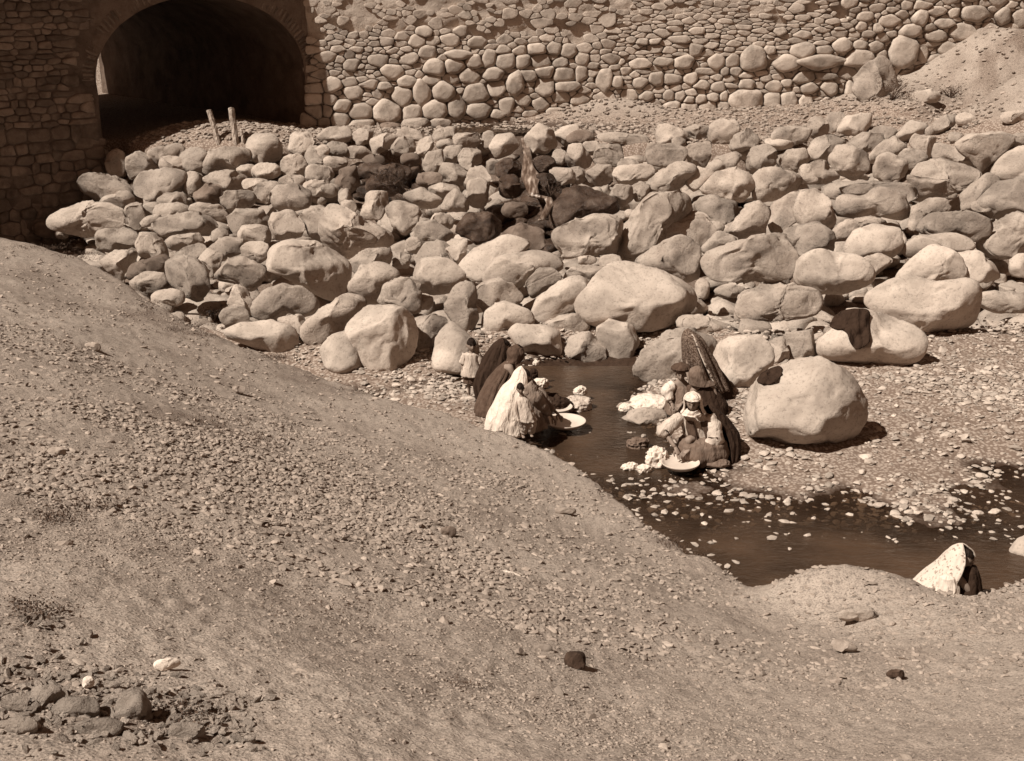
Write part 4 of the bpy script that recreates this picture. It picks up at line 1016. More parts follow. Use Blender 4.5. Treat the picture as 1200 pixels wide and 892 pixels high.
class Fig:
    def __init__(s, label, cat, px, py, z=None, group=None, dep=None):
        if dep is None: B, t = hit(px, py)
        else: t = dep; B = at_depth(px, py, dep)
        if z is not None: B = at_z(px, py, z); t = float(np.dot(B - CAM, FW))
        s.B = B; s.t = t; s.pm = F / t; s.px = px; s.py = py; s.root = empty('person', tuple(B)); tag(s.root, label, cat, group)
        r = ray(px, py); s.ds = -r[2] / np.linalg.norm(r); s.dc = math.sqrt(1 - s.ds ** 2)
    def L(s, px, py, dy=0.0):
        """local point seen at a photo position, dy metres behind the figure's base"""
        d = ray(px, py); k = (s.B[1] + dy) / d[1]; return CAM + d * k - s.B
    def part(s, name, V, Fc, mat, smooth=True, mi=None):
        o = mesh_obj(name, V, Fc, mat, s.root, smooth=smooth)
        if mi is not None: o.data.polygons.foreach_set('material_index', mi)
        return o
    def body(s, J, headdir, hs=1.0, hands=(), rad=1.0, feet=True, hair=.55, legs=True):
        """J: pelvis, chest, head, lsh, lel, lwr, rsh, rel, rwr, lkn, lan, rkn, ran"""
        J = {k: np.array(v, float) for k, v in J.items()}; G = {}
        G['pelvis'] = (J['pelvis'], .115 * rad); G['waist'] = ((J['pelvis'] * .5 + J['chest'] * .5), .10 * rad); G['chest'] = (J['chest'], .12 * rad)
        nk = J['chest'] * .42 + J['head'] * .58; G['neck'] = (nk, .05 * rad); G['skull'] = (J['head'] * .8 + nk * .2, .055 * rad)
        E = [('pelvis', 'waist'), ('waist', 'chest'), ('chest', 'neck'), ('neck', 'skull')]
        for q in 'lr':
            G[q+'sh'] = (J[q+'sh'], .052 * rad); G[q+'el'] = (J[q+'el'], .038 * rad); G[q+'wr'] = (J[q+'wr'], .026 * rad)
            E += [('chest', q+'sh'), (q+'sh', q+'el'), (q+'el', q+'wr')]
            if legs:
                hp = J['pelvis'] * .8 + J[q+'kn'] * .2; G[q+'hp'] = (hp, .085 * rad); G[q+'kn'] = (J[q+'kn'], .055 * rad); G[q+'an'] = (J[q+'an'], .035 * rad)
                E += [('pelvis', q+'hp'), (q+'hp', q+'kn'), (q+'kn', q+'an')]
        V, Fc = skin_body(G, E); Fc = list(Fc); mi = [0] * len(Fc); Vs = [V]; nv = len(V)
        def app(V2, F2, m2):
            nonlocal nv
            Vs.append(V2); Fc.extend([tuple(int(i) + nv for i in f) for f in F2]); mi.extend(m2 if isinstance(m2, list) else [m2] * len(F2)); nv += len(V2)
        app(*head_mesh(J['head'], headdir, hs, hair))
        for q in 'lr':
            d = J[q+'wr'] - J[q+'el']; dn = d / np.linalg.norm(d) + np.array([0, 0, -.25])
            for V2, F2 in hand_parts(J[q+'wr'], dn, np.array([.1, .3, -1.0]), rad): app(V2, F2, 0)
        if legs and feet:
            for q in 'lr':
                a = J[q+'an']; fd = np.array(headdir, float) * [1, 1, 0]; fd /= np.linalg.norm(fd); g = np.array([0, 0, -.045 * rad])
                V2, F2 = tube([a - fd * .05 * rad + g, a + g * .6, a + fd * .08 * rad + g, a + fd * .15 * rad + g * 1.2, a + fd * .18 * rad + g * 1.25], [(.028 * rad, .03 * rad), (.036 * rad, .036 * rad), (.04 * rad, .024 * rad), (.042 * rad, .015 * rad), (.03 * rad, .01 * rad)], 10); app(V2, F2, 0)
        return s.part('body', np.vstack(Vs), Fc, [M['skin'], M['hair'], M['eye']], mi=mi)
    def drape(s, name, rings, mat, a0=0, a1=360, folds=9, amp=.06, seed=1, seg=72, thick=.012, nr=26, top=True):
        """cloth hung round rings (centre, rx, ry): a0..a1 is the swept angle in degrees, measured from +X (right) through +Y (away)"""
        C = np.array([r[0] for r in rings], float); RX = np.array([r[1] for r in rings], float); RY = np.array([r[2] for r in rings], float)
        u = np.linspace(0, len(rings) - 1, nr); k = np.arange(len(rings))
        def sm(A): 
            B = np.interp(u, k, A); return np.convolve(np.pad(B, 1, 'edge'), [.25, .5, .25], 'valid')
        c = np.stack([sm(C[:, j]) for j in range(3)], 1); rx, ry = sm(RX), sm(RY); th = np.radians(np.linspace(a0, a1, seg)); V = []
        r = random.Random(seed); ph = [r.uniform(0, 6.28) for _ in range(4)]; closed = abs(a1 - a0 - 360) < 1e-6
        for i in range(nr):
            v = i / (nr - 1); am = amp * (.35 + 1.3 * v)
            # folds fall nearly straight down the cloth, sharp in the valleys
            w = sum(math.pow(.62, j) * np.abs(np.sin(th * (folds * (1 + j * .7)) / 2 + ph[j] + (1.2 * math.sin(v * 2.3 + ph[j])))) for j in range(3)) - .9
            nn = fbm(np.stack([np.cos(th) * 2 + seed, np.sin(th) * 2, np.full(seg, v * 3)], 1), 3, seed)
            sc = 1 + am * w + .10 * nn
            V += [(c[i, 0] + rx[i] * math.cos(t) * q, c[i, 1] + ry[i] * math.sin(t) * q, c[i, 2] + .012 * n2) for t, q, n2 in zip(th, sc, nn)]
        Fc = []
        for i in range(nr - 1):
            for j in range(seg - 1): a = i * seg + j; Fc.append((a, a + seg, a + seg + 1, a + 1))
            
        if top:
            V.append(tuple(c[0] + [0, 0, .6 * min(rx[0], ry[0])])); b = len(V) - 1; Fc += [(b, j, j + 1) for j in range(seg - 1)]
        o = s.part(name, V, Fc, mat); md = o.modifiers.new('cloth', 'SOLIDIFY'); md.thickness = thick; md.offset = 0; return o
    def sleeve(s, name, pts, rad, mat, seed=1, seg=14):
        P = [np.array(p, float) for p in pts]; u = np.linspace(0, len(P) - 1, len(P) * 6); PP = [np.array([np.interp(q, range(len(P)), [p[j] for p in P]) for j in range(3)]) for q in u]
        R = np.interp(u, range(len(P)), rad); V, Fc = tube(PP, list(R), seg); n = len(u)
        cc = np.repeat(np.array(PP), seg, 0); off = V - cc; V = cc + off * (1 + .22 * fbm(V * 22 + seed, 2, seed) + .035 * np.repeat(np.sin(np.arange(n) * 1.3 + seed), seg))[:, None]
        return s.part(name, V, Fc, mat)
def ring(c, rx, ry=None): return (np.array(c, float), rx, rx if ry is None else ry)
vz = lambda p, dz: np.array(p) + np.array([0, 0, dz])
def vd(p, dx=0, dy=0, dz=0): return np.array(p, float) + np.array([dx, dy, dz])

# --- standing child
f = Fig('small standing child with dark hair and bare legs in a short pale tunic', 'child', 576, 470)
hd = f.L(574, 425.5); pel = vd((0, 0, .42)); pel[0] = hd[0] + .01
f.body(dict(pelvis=pel, chest=(hd[0] + .005, 0, .62), head=hd, lsh=(hd[0] + .10, 0, .66), lel=(hd[0] + .15, -.02, .52), lwr=(hd[0] + .13, -.10, .42),
            rsh=(hd[0] - .10, 0, .66), rel=(hd[0] - .14, -.01, .53), rwr=(hd[0] - .12, -.06, .42), lkn=(hd[0] + .07, -.01, .24), lan=(hd[0] + .08, 0, .05), rkn=(hd[0] - .045, -.02, .24), ran=(hd[0] - .04, 0, .05)), (.25, -1, -.05), .93, rad=.62, hair=.1)
f.drape('tunic', [ring((hd[0], 0, .705), .055), ring((hd[0], 0, .67), .11, .08), ring((hd[0], 0, .52), .125, .10), ring((hd[0], -.01, .35), .155, .13)], M['cream_cloth'], 0, 360, 7, .05, 3, top=False)
f.sleeve('sleeve', [(hd[0] + .08, 0, .67), (hd[0] + .15, -.02, .52)], [.055, .055], M['cream_cloth']); f.sleeve('sleeve', [(hd[0] - .08, 0, .67), (hd[0] - .14, -.01, .53)], [.055, .055], M['cream_cloth'], 2)
f.drape('shorts', [ring((hd[0], 0, .42), .12, .10), ring((hd[0] + .01, 0, .24), .13, .11)], M['brown_cloth'], 0, 360, 5, .04, 4, top=False)

# --- woman in black wrap, stooping, behind
f = Fig('stooping woman hidden in a black wrap, just right of the standing child', 'woman', 592, 473)
hd = f.L(600, 427, .05); pel = f.L(588, 447, .05)
f.body(dict(pelvis=vd(pel, 0, 0, -.1), chest=vd(hd, -.10, 0, -.13), head=hd, lsh=vd(hd, -.02, -.15, -.18), lel=vd(hd, .06, -.16, -.40), lwr=vd(hd, .18, -.16, -.55), rsh=vd(hd, -.04, .14, -.18), rel=vd(hd, .06, .14, -.42), rwr=vd(hd, .16, .05, -.58),
            lkn=(.05, -.10, .42), lan=(.0, -.08, .06), rkn=(.05, .12, .42), ran=(.0, .10, .06)), (1, -.3, -.5), 1.0)
f.drape('wrap', [ring(vd(hd, 0, 0, .10), .05, .06), ring(vd(hd, -.01, 0, .02), .13, .13), ring(f.L(597, 436, .03), .20, .17), ring(f.L(593, 447, .0), .24, .22), ring(f.L(590, 460, -.02), .22, .24), ring((.0, 0, .0), .20, .25)], M['black_cloth'], -10, 300, 9, .15, 6)

# --- woman in dark brown wrap in front of her
f = Fig('kneeling woman in a dark brown wrap with a round brown headscarf, bent to the right', 'woman', 589, 483)
hd = f.L(612, 433, .12)
f.body(dict(pelvis=(.0, .05, .28), chest=f.L(604, 447, .1), head=hd, lsh=f.L(606, 444, -.05), lel=f.L(611, 455, -.04), lwr=f.L(619, 462, -.02), rsh=f.L(606, 444, .25), rel=f.L(612, 455, .2), rwr=f.L(619, 460, .15),
            lkn=(.22, -.10, .08), lan=(-.12, -.10, .07), rkn=(.22, .14, .08), ran=(-.12, .14, .07)), (1, -.25, -.45), 1.0)
f.drape('wrap', [ring(f.L(606, 440, .1), .06, .08), ring(f.L(603, 446, .1), .13, .17), ring(f.L(597, 456, .06), .17, .21), ring(f.L(593, 466, .03), .18, .24), ring(f.L(590, 476, .0), .19, .26), ring(f.L(588, 482, .0), .17, .26)], M['brown_cloth'], -60, 290, 8, .13, 9)
f.drape('headscarf', [ring(vd(hd, 0, 0, .115), .035, .04), ring(vd(hd, -.01, 0, .085), .095, .09), ring(vd(hd, -.01, 0, .02), .128, .112), ring(vd(hd, -.015, 0, -.06), .118, .11), ring(vd(hd, -.05, 0, -.12), .10, .12)], M['brown_cloth'], 25, 335, 5, .02, 5)

# --- white veiled woman washing at the basin
f = Fig('kneeling woman in a long white veil leaning over the large round basin', 'woman', 604, 500)
hd = f.L(617, 452, .05)
f.body(dict(pelvis=f.L(604, 484, .05), chest=f.L(617, 465, .05), head=hd, lsh=f.L(622, 462, -.10), lel=f.L(631, 475, -.10), lwr=f.L(641, 485, -.05), rsh=f.L(622, 461, .18), rel=f.L(633, 472, .12), rwr=f.L(645, 482, .08),
            lkn=f.L(621, 496, -.10), lan=f.L(598, 497, -.10), rkn=f.L(621, 490, .15), ran=f.L(598, 492, .15)), (1, -.1, -.75), 1.0)
f.drape('veil', [ring(vd(hd, -.02, 0, .125), .03, .03), ring(vd(hd, -.02, 0, .07), .09, .09), ring(f.L(615, 455, .03), .135, .13), ring(f.L(611, 462, .02), .195, .22), ring(f.L(608, 474, 0), .23, .26), ring(f.L(604, 487, 0), .28, .30), ring(f.L(603, 498, -.02), .30, .30)], M['white_cloth'], 35, 318, 7, .05, 12)
f.sleeve('sleeve', [f.L(620, 459, -.08), f.L(628, 470, -.12), f.L(639, 484, -.08)], [.10, .11, .045], M['grey_cloth'], 3); f.sleeve('sleeve', [f.L(620, 458, .18), f.L(631, 468, .12), f.L(643, 481, .08)], [.10, .10, .045], M['grey_cloth'], 5)
f.drape('dress', [ring(f.L(619, 460, .05), .10, .12), ring(f.L(623, 471, .03), .15, .2), ring(f.L(625, 484, .02), .18, .25), ring(f.L(624, 493, .02), .22, .27)], M['grey_cloth'], 0, 360, 9, .08, 13)
WV = f
f = Fig('toddler with dark hair and pale clothes leaning on the white veiled woman', 'toddler', 619, 503, dep=WV.t - .36)
hd = f.L(615, 462, -.05)
f.body(dict(pelvis=f.L(620, 487, -.05), chest=f.L(617, 474, -.05), head=hd, lsh=f.L(621.5, 472, -.07), lel=f.L(624, 479, -.1), lwr=f.L(622, 485, -.14), rsh=f.L(613, 472, -.07), rel=f.L(611.5, 480, -.12), rwr=f.L(614, 488, -.16),
            lkn=f.L(624, 493, -.12), lan=f.L(624, 499, -.06), rkn=f.L(618, 494, -.12), ran=f.L(617, 500, -.06)), (.15, -1, -.1), .68, rad=.5, hair=.15)
f.drape('smock', [ring(f.L(616.5, 468.5, -.05), .035), ring(f.L(617, 471.5, -.05), .085, .07), ring(f.L(618.5, 480, -.06), .10, .09), ring(f.L(621, 489, -.08), .13, .11)], M['cream_cloth'], 0, 360, 6, .06, 3, top=False)
f.sleeve('trouser_leg', [f.L(621, 486, -.06), f.L(624, 492, -.10), f.L(624.5, 499, -.06)], [.07, .075, .05], M['cream_cloth']); f.sleeve('trouser_leg', [f.L(619, 486, -.06), f.L(618, 492, -.10), f.L(618, 499, -.06)], [.07, .065, .05], M['cream_cloth'], 4)

# --- woman facing the camera with white headcloth and tray
f = Fig('crouching woman in white headcloth, pale blouse and dark vest washing at a tray', 'woman', 766, 523)
hd = f.L(759.5, 474, -.12)
f.body(dict(pelvis=f.L(770, 503, .12), chest=f.L(763, 489, -.02), head=hd, lsh=f.L(774, 487, -.02), lel=f.L(778, 504, -.12), lwr=f.L(757, 513, -.26), rsh=f.L(750, 488, -.02), rel=f.L(736, 499, -.10), rwr=f.L(745, 512, -.26),
            lkn=f.L(778, 505, -.22), lan=f.L(777, 521, -.02), rkn=f.L(755, 505, -.22), ran=f.L(760, 521, -.02)), (-.28, -1, -.2), 1.0, hair=.75)
f.drape('blouse', [ring(vd(hd, .02, .05, -.13), .06), ring(f.L(762, 486, 0), .19, .12), ring(f.L(764, 495, .02), .20, .15), ring(f.L(766, 503, .04), .20, .17)], M['cream_cloth'], 0, 360, 8, .06, 14, top=False)
f.sleeve('sleeve', [f.L(750, 486, 0), f.L(742, 492, -.06), f.L(735, 498, -.1), f.L(738, 502, -.14)], [.07, .095, .10, .045], M['cream_cloth'], 5); f.sleeve('sleeve', [f.L(773, 485, 0), f.L(777, 495, -.08), f.L(778, 505, -.14), f.L(770, 510, -.2)], [.08, .105, .12, .05], M['cream_cloth'], 6)
f.drape('vest', [ring(f.L(762, 487, -.02), .16, .13), ring(f.L(764, 495, .0), .185, .165), ring(f.L(766, 504, .02), .20, .19)], M['brown_cloth'], -75, 255, 6, .04, 16, top=False)
f.drape('skirt', [ring(f.L(767, 501, .02), .22, .2), ring(f.L(767, 506, -.06), .30, .26), ring(f.L(768, 515, -.06), .32, .27), ring(f.L(768, 522, -.04), .31, .27)], M['tan_cloth'], 0, 360, 11, .07, 17)
f.drape('headcloth', [ring(vd(hd, 0, .01, .125), .035), ring(vd(hd, 0, .015, .09), .088, .10), ring(vd(hd, 0, .015, .05), .105, .12), ring(vd(hd, .01, .02, -.03), .105, .11), ring(vd(hd, .02, .02, -.10), .12, .11), ring(vd(hd, .02, .02, -.15), .16, .12)], M['white_cloth'], -34, 188, 4, .03, 18, thick=.02)
f.drape('head_wrap', [ring(vd(hd, 0, .005, .122), .04), ring(vd(hd, 0, .0, .085), .09, .105), ring(vd(hd, 0, .0, .045), .10, .118)], M['white_cloth'], 0, 360, 3, .02, 19)
f.drape('chin_band', [ring(vd(hd, 0, -.005, -.085), .062, .088), ring(vd(hd, 0, .0, -.13), .10, .09), ring(vd(hd, 0, .0, -.16), .13, .1)], M['white_cloth'], 0, 360, 4, .03, 20, top=False)
f.drape('shawl', [ring(f.L(772, 478, .10), .08, .10), ring(f.L(779, 486, .12), .15, .16), ring(f.L(785, 499, .12), .20, .22), ring(f.L(787, 512, .08), .19, .24), ring(f.L(786, 520, .05), .17, .24)], M['black_cloth'], -80, 200, 8, .06, 21)

# --- group behind her
f = Fig('crouching person in a brown turban with white sleeves, left of the grey-scarfed one', 'washer', 748, 484)
hd = f.L(749.5, 450, 0)
f.body(dict(pelvis=f.L(752, 472, .1), chest=f.L(750, 462, .02), head=hd, lsh=f.L(757, 461, .0), lel=f.L(758, 470, -.1), lwr=f.L(750, 475, -.2), rsh=f.L(742, 460, .0), rel=f.L(737, 467, -.1), rwr=f.L(742, 475, -.2),
            lkn=f.L(758, 474, -.15), lan=f.L(756, 482, 0), rkn=f.L(745, 474, -.15), ran=f.L(745, 482, 0)), (-.1, -1, -.15), .88, rad=.9, hair=.5)
f.drape('turban', [ring(vd(hd, 0, .01, .155), .03), ring(vd(hd, 0, .01, .125), .10), ring(vd(hd, 0, .01, .09), .13, .13), ring(vd(hd, 0, .02, .05), .115, .11)], M['brown_cloth'], 0, 360, 9, .07, 22)
f.drape('robe', [ring(f.L(750, 458.5, .03), .06), ring(f.L(750, 462, .02), .16, .11), ring(f.L(750, 471, 0), .19, .18), ring(f.L(750, 482, 0), .22, .24)], M['tan_cloth'], 0, 360, 9, .08, 23, top=False)
f.sleeve('sleeve', [f.L(743, 459, 0), f.L(737.5, 464, -.08), f.L(741, 472, -.16)], [.07, .09, .05], M['white_cloth'], 7); f.sleeve('sleeve', [f.L(757, 460, 0), f.L(759, 468, -.08), f.L(753, 474, -.16)], [.07, .075, .05], M['brown_cloth'], 8)
f = Fig('crouching woman with a smooth grey-brown headscarf turned away to the right', 'woman', 770, 486)
hd = f.L(763, 451.5, 0)
f.body(dict(pelvis=f.L(770, 474, .08), chest=f.L(768, 463, .02), head=hd, lsh=f.L(776, 462, -.04), lel=f.L(780, 471, -.06), lwr=f.L(774, 477, -.14), rsh=f.L(760, 462, .0), rel=f.L(757, 470, -.1), rwr=f.L(759, 477, -.2),
            lkn=f.L(777, 477, -.15), lan=f.L(777, 485, 0), rkn=f.L(765, 477, -.15), ran=f.L(766, 485, 0)), (-.5, .9, -.5), .92, rad=.9)
f.drape('headscarf', [ring(vd(hd, 0, 0, .125), .03), ring(vd(hd, .0, 0, .085), .095, .09), ring(vd(hd, .005, 0, .02), .115, .11), ring(vd(hd, .03, 0, -.06), .13, .11), ring(vd(hd, .09, 0, -.13), .17, .12)], M['tan_cloth'], 0, 360, 4, .04, 25)
f.drape('dark_robe', [ring(f.L(770, 460, .02), .10), ring(f.L(771, 466, .02), .19, .15), ring(f.L(773, 475, .0), .23, .2), ring(f.L(773, 484, 0), .24, .24)], M['black_cloth'], 0, 360, 9, .08, 26)
f = Fig('stooping woman under a tall patterned veil with a pale striped border', 'woman', 772, 478)
hd = f.L(758, 423, .25)
f.body(dict(pelvis=f.L(776, 445, .4), chest=f.L(765, 434, .32), head=hd, lsh=f.L(769, 436, .2), lel=f.L(771, 447, .15), lwr=f.L(766, 455, .1), rsh=f.L(757, 436, .25), rel=f.L(755, 447, .2), rwr=f.L(757, 456, .12),
            lkn=f.L(780, 458, .3), lan=f.L(780, 473, .4), rkn=f.L(772, 458, .3), ran=f.L(772, 473, .4)), (-.6, -.6, -.8), .95, rad=.95)
f.drape('veil', [ring(f.L(755.5, 413.5, .25), .05, .05), ring(f.L(758.5, 418.5, .26), .13, .13), ring(f.L(761.5, 428, .3), .17, .2), ring(f.L(765, 438, .33), .20, .24), ring(f.L(770, 449, .36), .205, .25), ring(f.L(776, 462, .38), .205, .26)], M['patterned'], 0, 360, 9, .20, 27)
f.drape('dark_skirt', [ring(f.L(770, 440, .36), .14), ring(f.L(777, 455, .4), .2, .22), ring(f.L(779, 472, .4), .26, .26)], M['black_cloth'], 0, 360, 9, .08, 28)
vo = f.root.children[-1] if False else [o for o in bpy.data.objects if o.parent == f.root and o.name.startswith('veil')][0]
for ang in (282,):
    j = int(round(ang / 360 * 71)); pts = [np.array(vo.data.vertices[i * 72 + j].co) + np.array([math.cos(math.radians(ang)), math.sin(math.radians(ang)), 0]) * .014 for i in range(2, 24, 2)]
    V, Fc = tube(pts, [(.024, .010)] * len(pts), 8); f.part('veil_border', V, Fc, M['stripe'])

# --- woman behind the hump of the bank, lower right
f = Fig('woman bending low in a printed white veil behind the bank, lower right', 'woman', 968, 652, z=-.08)
hd = f.L(986, 604, 0)
f.body(dict(pelvis=f.L(955, 632, .15), chest=f.L(974, 618, .06), head=hd, lsh=f.L(981, 620, -.12), lel=f.L(990, 630, -.15), lwr=f.L(996, 642, -.1), rsh=f.L(981, 614, .18), rel=f.L(991, 626, .15), rwr=f.L(998, 638, .1),
            lkn=f.L(972, 645, -.1), lan=f.L(952, 650, -.1), rkn=f.L(972, 640, .15), ran=f.L(952, 646, .15)), (.9, -.55, -.65), .95)
f.drape('veil', [ring(vd(hd, -.02, 0, .13), .04), ring(vd(hd, -.02, 0, .08), .11, .11), ring(f.L(984, 603, 0), .14, .15), ring(f.L(979, 611, 0), .165, .2), ring(f.L(971, 621, .02), .20, .25), ring(f.L(962, 632, .02), .23, .28), ring(f.L(957, 648, .02), .26, .3)], M['printed_white'], 0, 268, 7, .09, 31, seg=90)
f.drape('dark_dress', [ring(f.L(989, 612, 0), .09, .12), ring(f.L(990, 622, 0), .11, .17), ring(f.L(986, 636, 0), .17, .2), ring(f.L(982, 648, 0), .2, .22)], M['black_cloth'], 0, 360, 9, .07, 32)
f.drape('white_apron', [ring(f.L(973, 620, -.18), .07, .05), ring(f.L(974, 630, -.2), .10, .06), ring(f.L(974, 642, -.2), .10, .07)], M['white_cloth'], 0, 360, 5, .05, 33)

# ------------------------------------------------------------------ basins and laundry
def basin(px, py, r, label, z=.07):
    B = at_z(px, py, z); prof_ = [(0, .02), (r * .55, .018), (r * .78, .03), (r * .93, .062), (r, .075), (r * 1.02, .073), (r * .97, .05), (r * .8, .012), (r * .55, 0), (0, 0)]
    V = []; Fc = []; sg = 56
    for (a, h) in prof_: V += [(a * math.cos(2 * math.pi * k / sg), a * math.sin(2 * math.pi * k / sg), h) for k in range(sg)]
    for i in range(len(prof_) - 1):
        for k in range(sg): Fc.append((i * sg + k, i * sg + (k + 1) % sg, (i + 1) * sg + (k + 1) % sg, (i + 1) * sg + k))
    o = mesh_obj('wash_basin', V, Fc, M['enamel'], None, tuple(B)); tag(o, label, 'basin'); return o
basin(652, 493, .29, 'large shallow round pale basin in front of the white veiled woman')
basin(645, 481, .23, 'smaller round basin piled with dark washing behind the large one')
basin(749, 528, .24, 'flat pale tray at the hands of the woman in the white headcloth')
def heap(px, py, wpx, hpx, mat, label, seed, cat='laundry', z=None, dep=1.0, fold=.30):
    P, t = hit(px, py + hpx * .42) if z is None else (at_z(px, py + hpx * .42, z), None)
    if t is None: t = float(np.dot(P - CAM, FW))
    V, Fc = ICO[4]; w = wpx / 2 * t / F; h = hpx / 2 * t / F
    n = 1 - np.abs(fbm(V * 2.1 + seed * 3.1, 4, seed)) * 2.6; n2 = 1 - np.abs(fbm(V * 5 + seed, 2, seed + 7)) * 2.2; Q = V * (1 + fold * .9 * (n - .6) + .04 * (n2 - .6))[:, None] * (1 + .22 * fbm(V * 1.1 + seed, 1, seed + 3))[:, None]; Q[:, 2] = np.maximum(Q[:, 2], -.45)
    Q = Q * [w * 1.08, w * .8 * dep, h * 1.1]; C = P + [0, 0, h * .35]; zb = Q[:, 2].min()
    o = mesh_obj('laundry_heap', Q - [0, 0, zb], Fc, M[mat], None, tuple(C + [0, 0, zb])); tag(o, label, cat); return o
heap(642, 472, 25, 14, 'black_cloth', 'dark mound of wet washing in the smaller basin', 1, z=.07)
heap(661, 473, 26, 13, 'cream_cloth', 'crumpled cream laundry heap in the water right of the smaller basin', 2, z=.0)
heap(666, 462, 10, 10, 'white_cloth', 'small white bundle on top of the crumpled cream heap', 3, z=.10)
heap(632, 456, 12, 10, 'white_cloth', 'white cloth bundle by the pool edge beyond the white veiled woman', 4, z=.03)
heap(626, 448, 8, 10, 'black_cloth', 'small dark bundle below the anvil-shaped boulder', 5, z=.05); heap(628, 439.5, 6, 5, 'white_cloth', 'tiny white cloth on the small dark bundle', 6, z=.32)
heap(724, 471, 36, 13, 'white_cloth', 'long white cloth spread over a stone left of the turbaned washer', 7, z=.08, fold=.15)
heap(703, 477, 12, 8, 'white_cloth', 'small white bundle floating at the left end of the long white cloth', 8, z=.0)
heap(707, 526, 12, 8, 'white_cloth', 'white bundle in the water left of the tray, the leftmost there', 9, z=.0)
heap(718, 528, 12, 8, 'white_cloth', 'second white bundle in the water nearer to the tray', 10, z=.0)
heap(730, 517, 16, 20, 'white_cloth', 'wrung white garment heaped beside the hand of the woman at the tray', 11, z=.03, fold=.4)
heap(713, 506, 18, 11, 'tan_cloth', 'brownish wet cloth on a stone above the white bundles', 12, z=.0)
heap(781, 523, 18, 7, 'tan_cloth', 'brown slipper-shaped cloth on the pebbles by the tray', 13, z=.06, fold=.1)

# cloths laid over boulders
def draped(name, poly, label, mat, seed, thick=.02):
    """cloth that follows the boulder surface under a photo outline"""
    P = np.array(poly, float); x0, y0 = P.mean(0); Vb, Fb, nb_ = [], [], 0
    for (C, sz, V, Fc) in ROCKS:
        t = float(np.dot(C - CAM, FW)); px = PCX + C[0] / t * F; py = PCY - float(np.dot(C - CAM, UP)) / t * F
        if abs(px - x0) < 90 and abs(py - y0) < 90: Vb.append(V); Fb.append(Fc + nb_); nb_ += len(V)
    tree = BVHTree.FromPolygons([Vector(v) for v in np.vstack(Vb)], [tuple(map(int, q)) for q in np.vstack(Fb)])
    th, R = poly_radius(poly, x0, y0); na, nr = 96, 20; V = []; dist = []; last = None; Z = []
    for i in range(nr + 1):
        for j in range(na):
            a = 2 * math.pi * j / na - math.pi; rr = float(np.interp(a, th, R, period=2 * math.pi)) * i / nr; qx, qy = x0 + rr * math.cos(a), y0 + rr * math.sin(a)
            d = ray(qx, qy); h = tree.ray_cast(Vector(CAM), Vector(d).normalized()); tt = float(np.dot(np.array(h[0]) - CAM, FW)) if h[0] is not None else None
            Z.append((qx, qy, tt))
    ref = np.median([z[2] for z in Z if z[2]]); prev = [ref] * na
    for k, (qx, qy, tt) in enumerate(Z):
        j = k % na
        if tt is None or abs(tt - prev[j]) > .22: tt = prev[j] + .01
        prev[j] = tt; fo = .016 * math.sin(qx * .8 + 1.2 * math.sin(qy * .22)) + .018 * math.sin(qx * .4 + qy * .3 + seed)
        V.append(at_depth(qx, qy, tt - .05 - fo))
    Fc = [(i * na + j, (i + 1) * na + j, (i + 1) * na + (j + 1) % na, i * na + (j + 1) % na) for i in range(nr) for j in range(na)]
    V = np.array(V); c = V.mean(0); o = mesh_obj(name, V - c, Fc, mat, None, tuple(c)); md = o.modifiers.new('cloth', 'SOLIDIFY'); md.thickness = thick; md.offset = 0
    tag(o, label, 'cloth'); return o
draped('dark_cloth', [(872, 413), (877, 403), (884, 397), (895, 395.5), (908, 396), (907, 408), (908, 424), (896, 431), (891, 422), (889, 416), (880, 408)], 'dark cloth hung to dry over the top of the undercut boulder', M['black_cloth'], 3)
draped('dark_cloth', [(812, 457), (818, 449), (826, 445), (834, 443), (834, 450), (830, 456), (823, 459)], 'small dark cloth merged with painted gap shadow on the upper left shoulder of the huge smooth round boulder', M['black_cloth'], 4)  # one dark sheet for a cloth and the shadow gap beside it
# ------------------------------------------------------------------ cascade through the weir
def ribbon(name, pts, w, label, seed):
    P = []; 
    for (px, py) in pts:
        best = None; d = ray(px, py)
        for (C, sz, V, Fc) in ROCKS: pass
        H_, t = hit(px, py); P.append(at_depth(px, py, t - .42) if py > 262 else at_depth(px, py, t))
    P = np.array(P); u = np.linspace(0, len(P) - 1, 50); C = np.stack([np.interp(u, range(len(P)), P[:, j]) for j in range(3)], 1); V = []; n = 16
    for i, c in enumerate(C):
        ww = np.interp(u[i], range(len(w)), w)
        for k in range(n):
            s_ = (k / (n - 1) - .5) * 2; nz = float(vnoise(np.array([[i * .2, k * .5, seed]]), seed)[0]); V.append(c + RT * s_ * ww * (1 + .3 * float(vnoise(np.array([[i * .12, s_ > 0, seed]]), 3)[0])) + np.array([0, -1, .3]) * (.05 * (1 - s_ * s_) + .010 * nz))
    Fc = [(i * n + k, i * n + k + 1, (i + 1) * n + k + 1, (i + 1) * n + k) for i in range(len(C) - 1) for k in range(n - 1)]
    V = np.array(V); o = mesh_obj(name, V - V[0], Fc, M['foam'], None, tuple(V[0])); md = o.modifiers.new('t', 'SOLIDIFY'); md.thickness = .03; o['kind'] = 'structure'; return o
m, nt_, p = new_mat('falling_water'); tc = N(nt_, 'ShaderNodeTexCoord'); mp = N(nt_, 'ShaderNodeMapping'); mp.inputs['Scale'].default_value = (11, 1.6, 1.6); nt_.links.new(tc.outputs['Object'], mp.inputs[0])
nz_ = N(nt_, 'ShaderNodeTexNoise', Scale=1.6, Detail=5.0); nt_.links.new(mp.outputs[0], nz_.inputs['Vector'])
nt_.links.new(ramp(nt_, nz_.outputs[0], [(.40, sepia(.05)), (.56, sepia(.16)), (.72, sepia(.38))]), p.inputs['Base Color']); p.inputs['Roughness'].default_value = .3
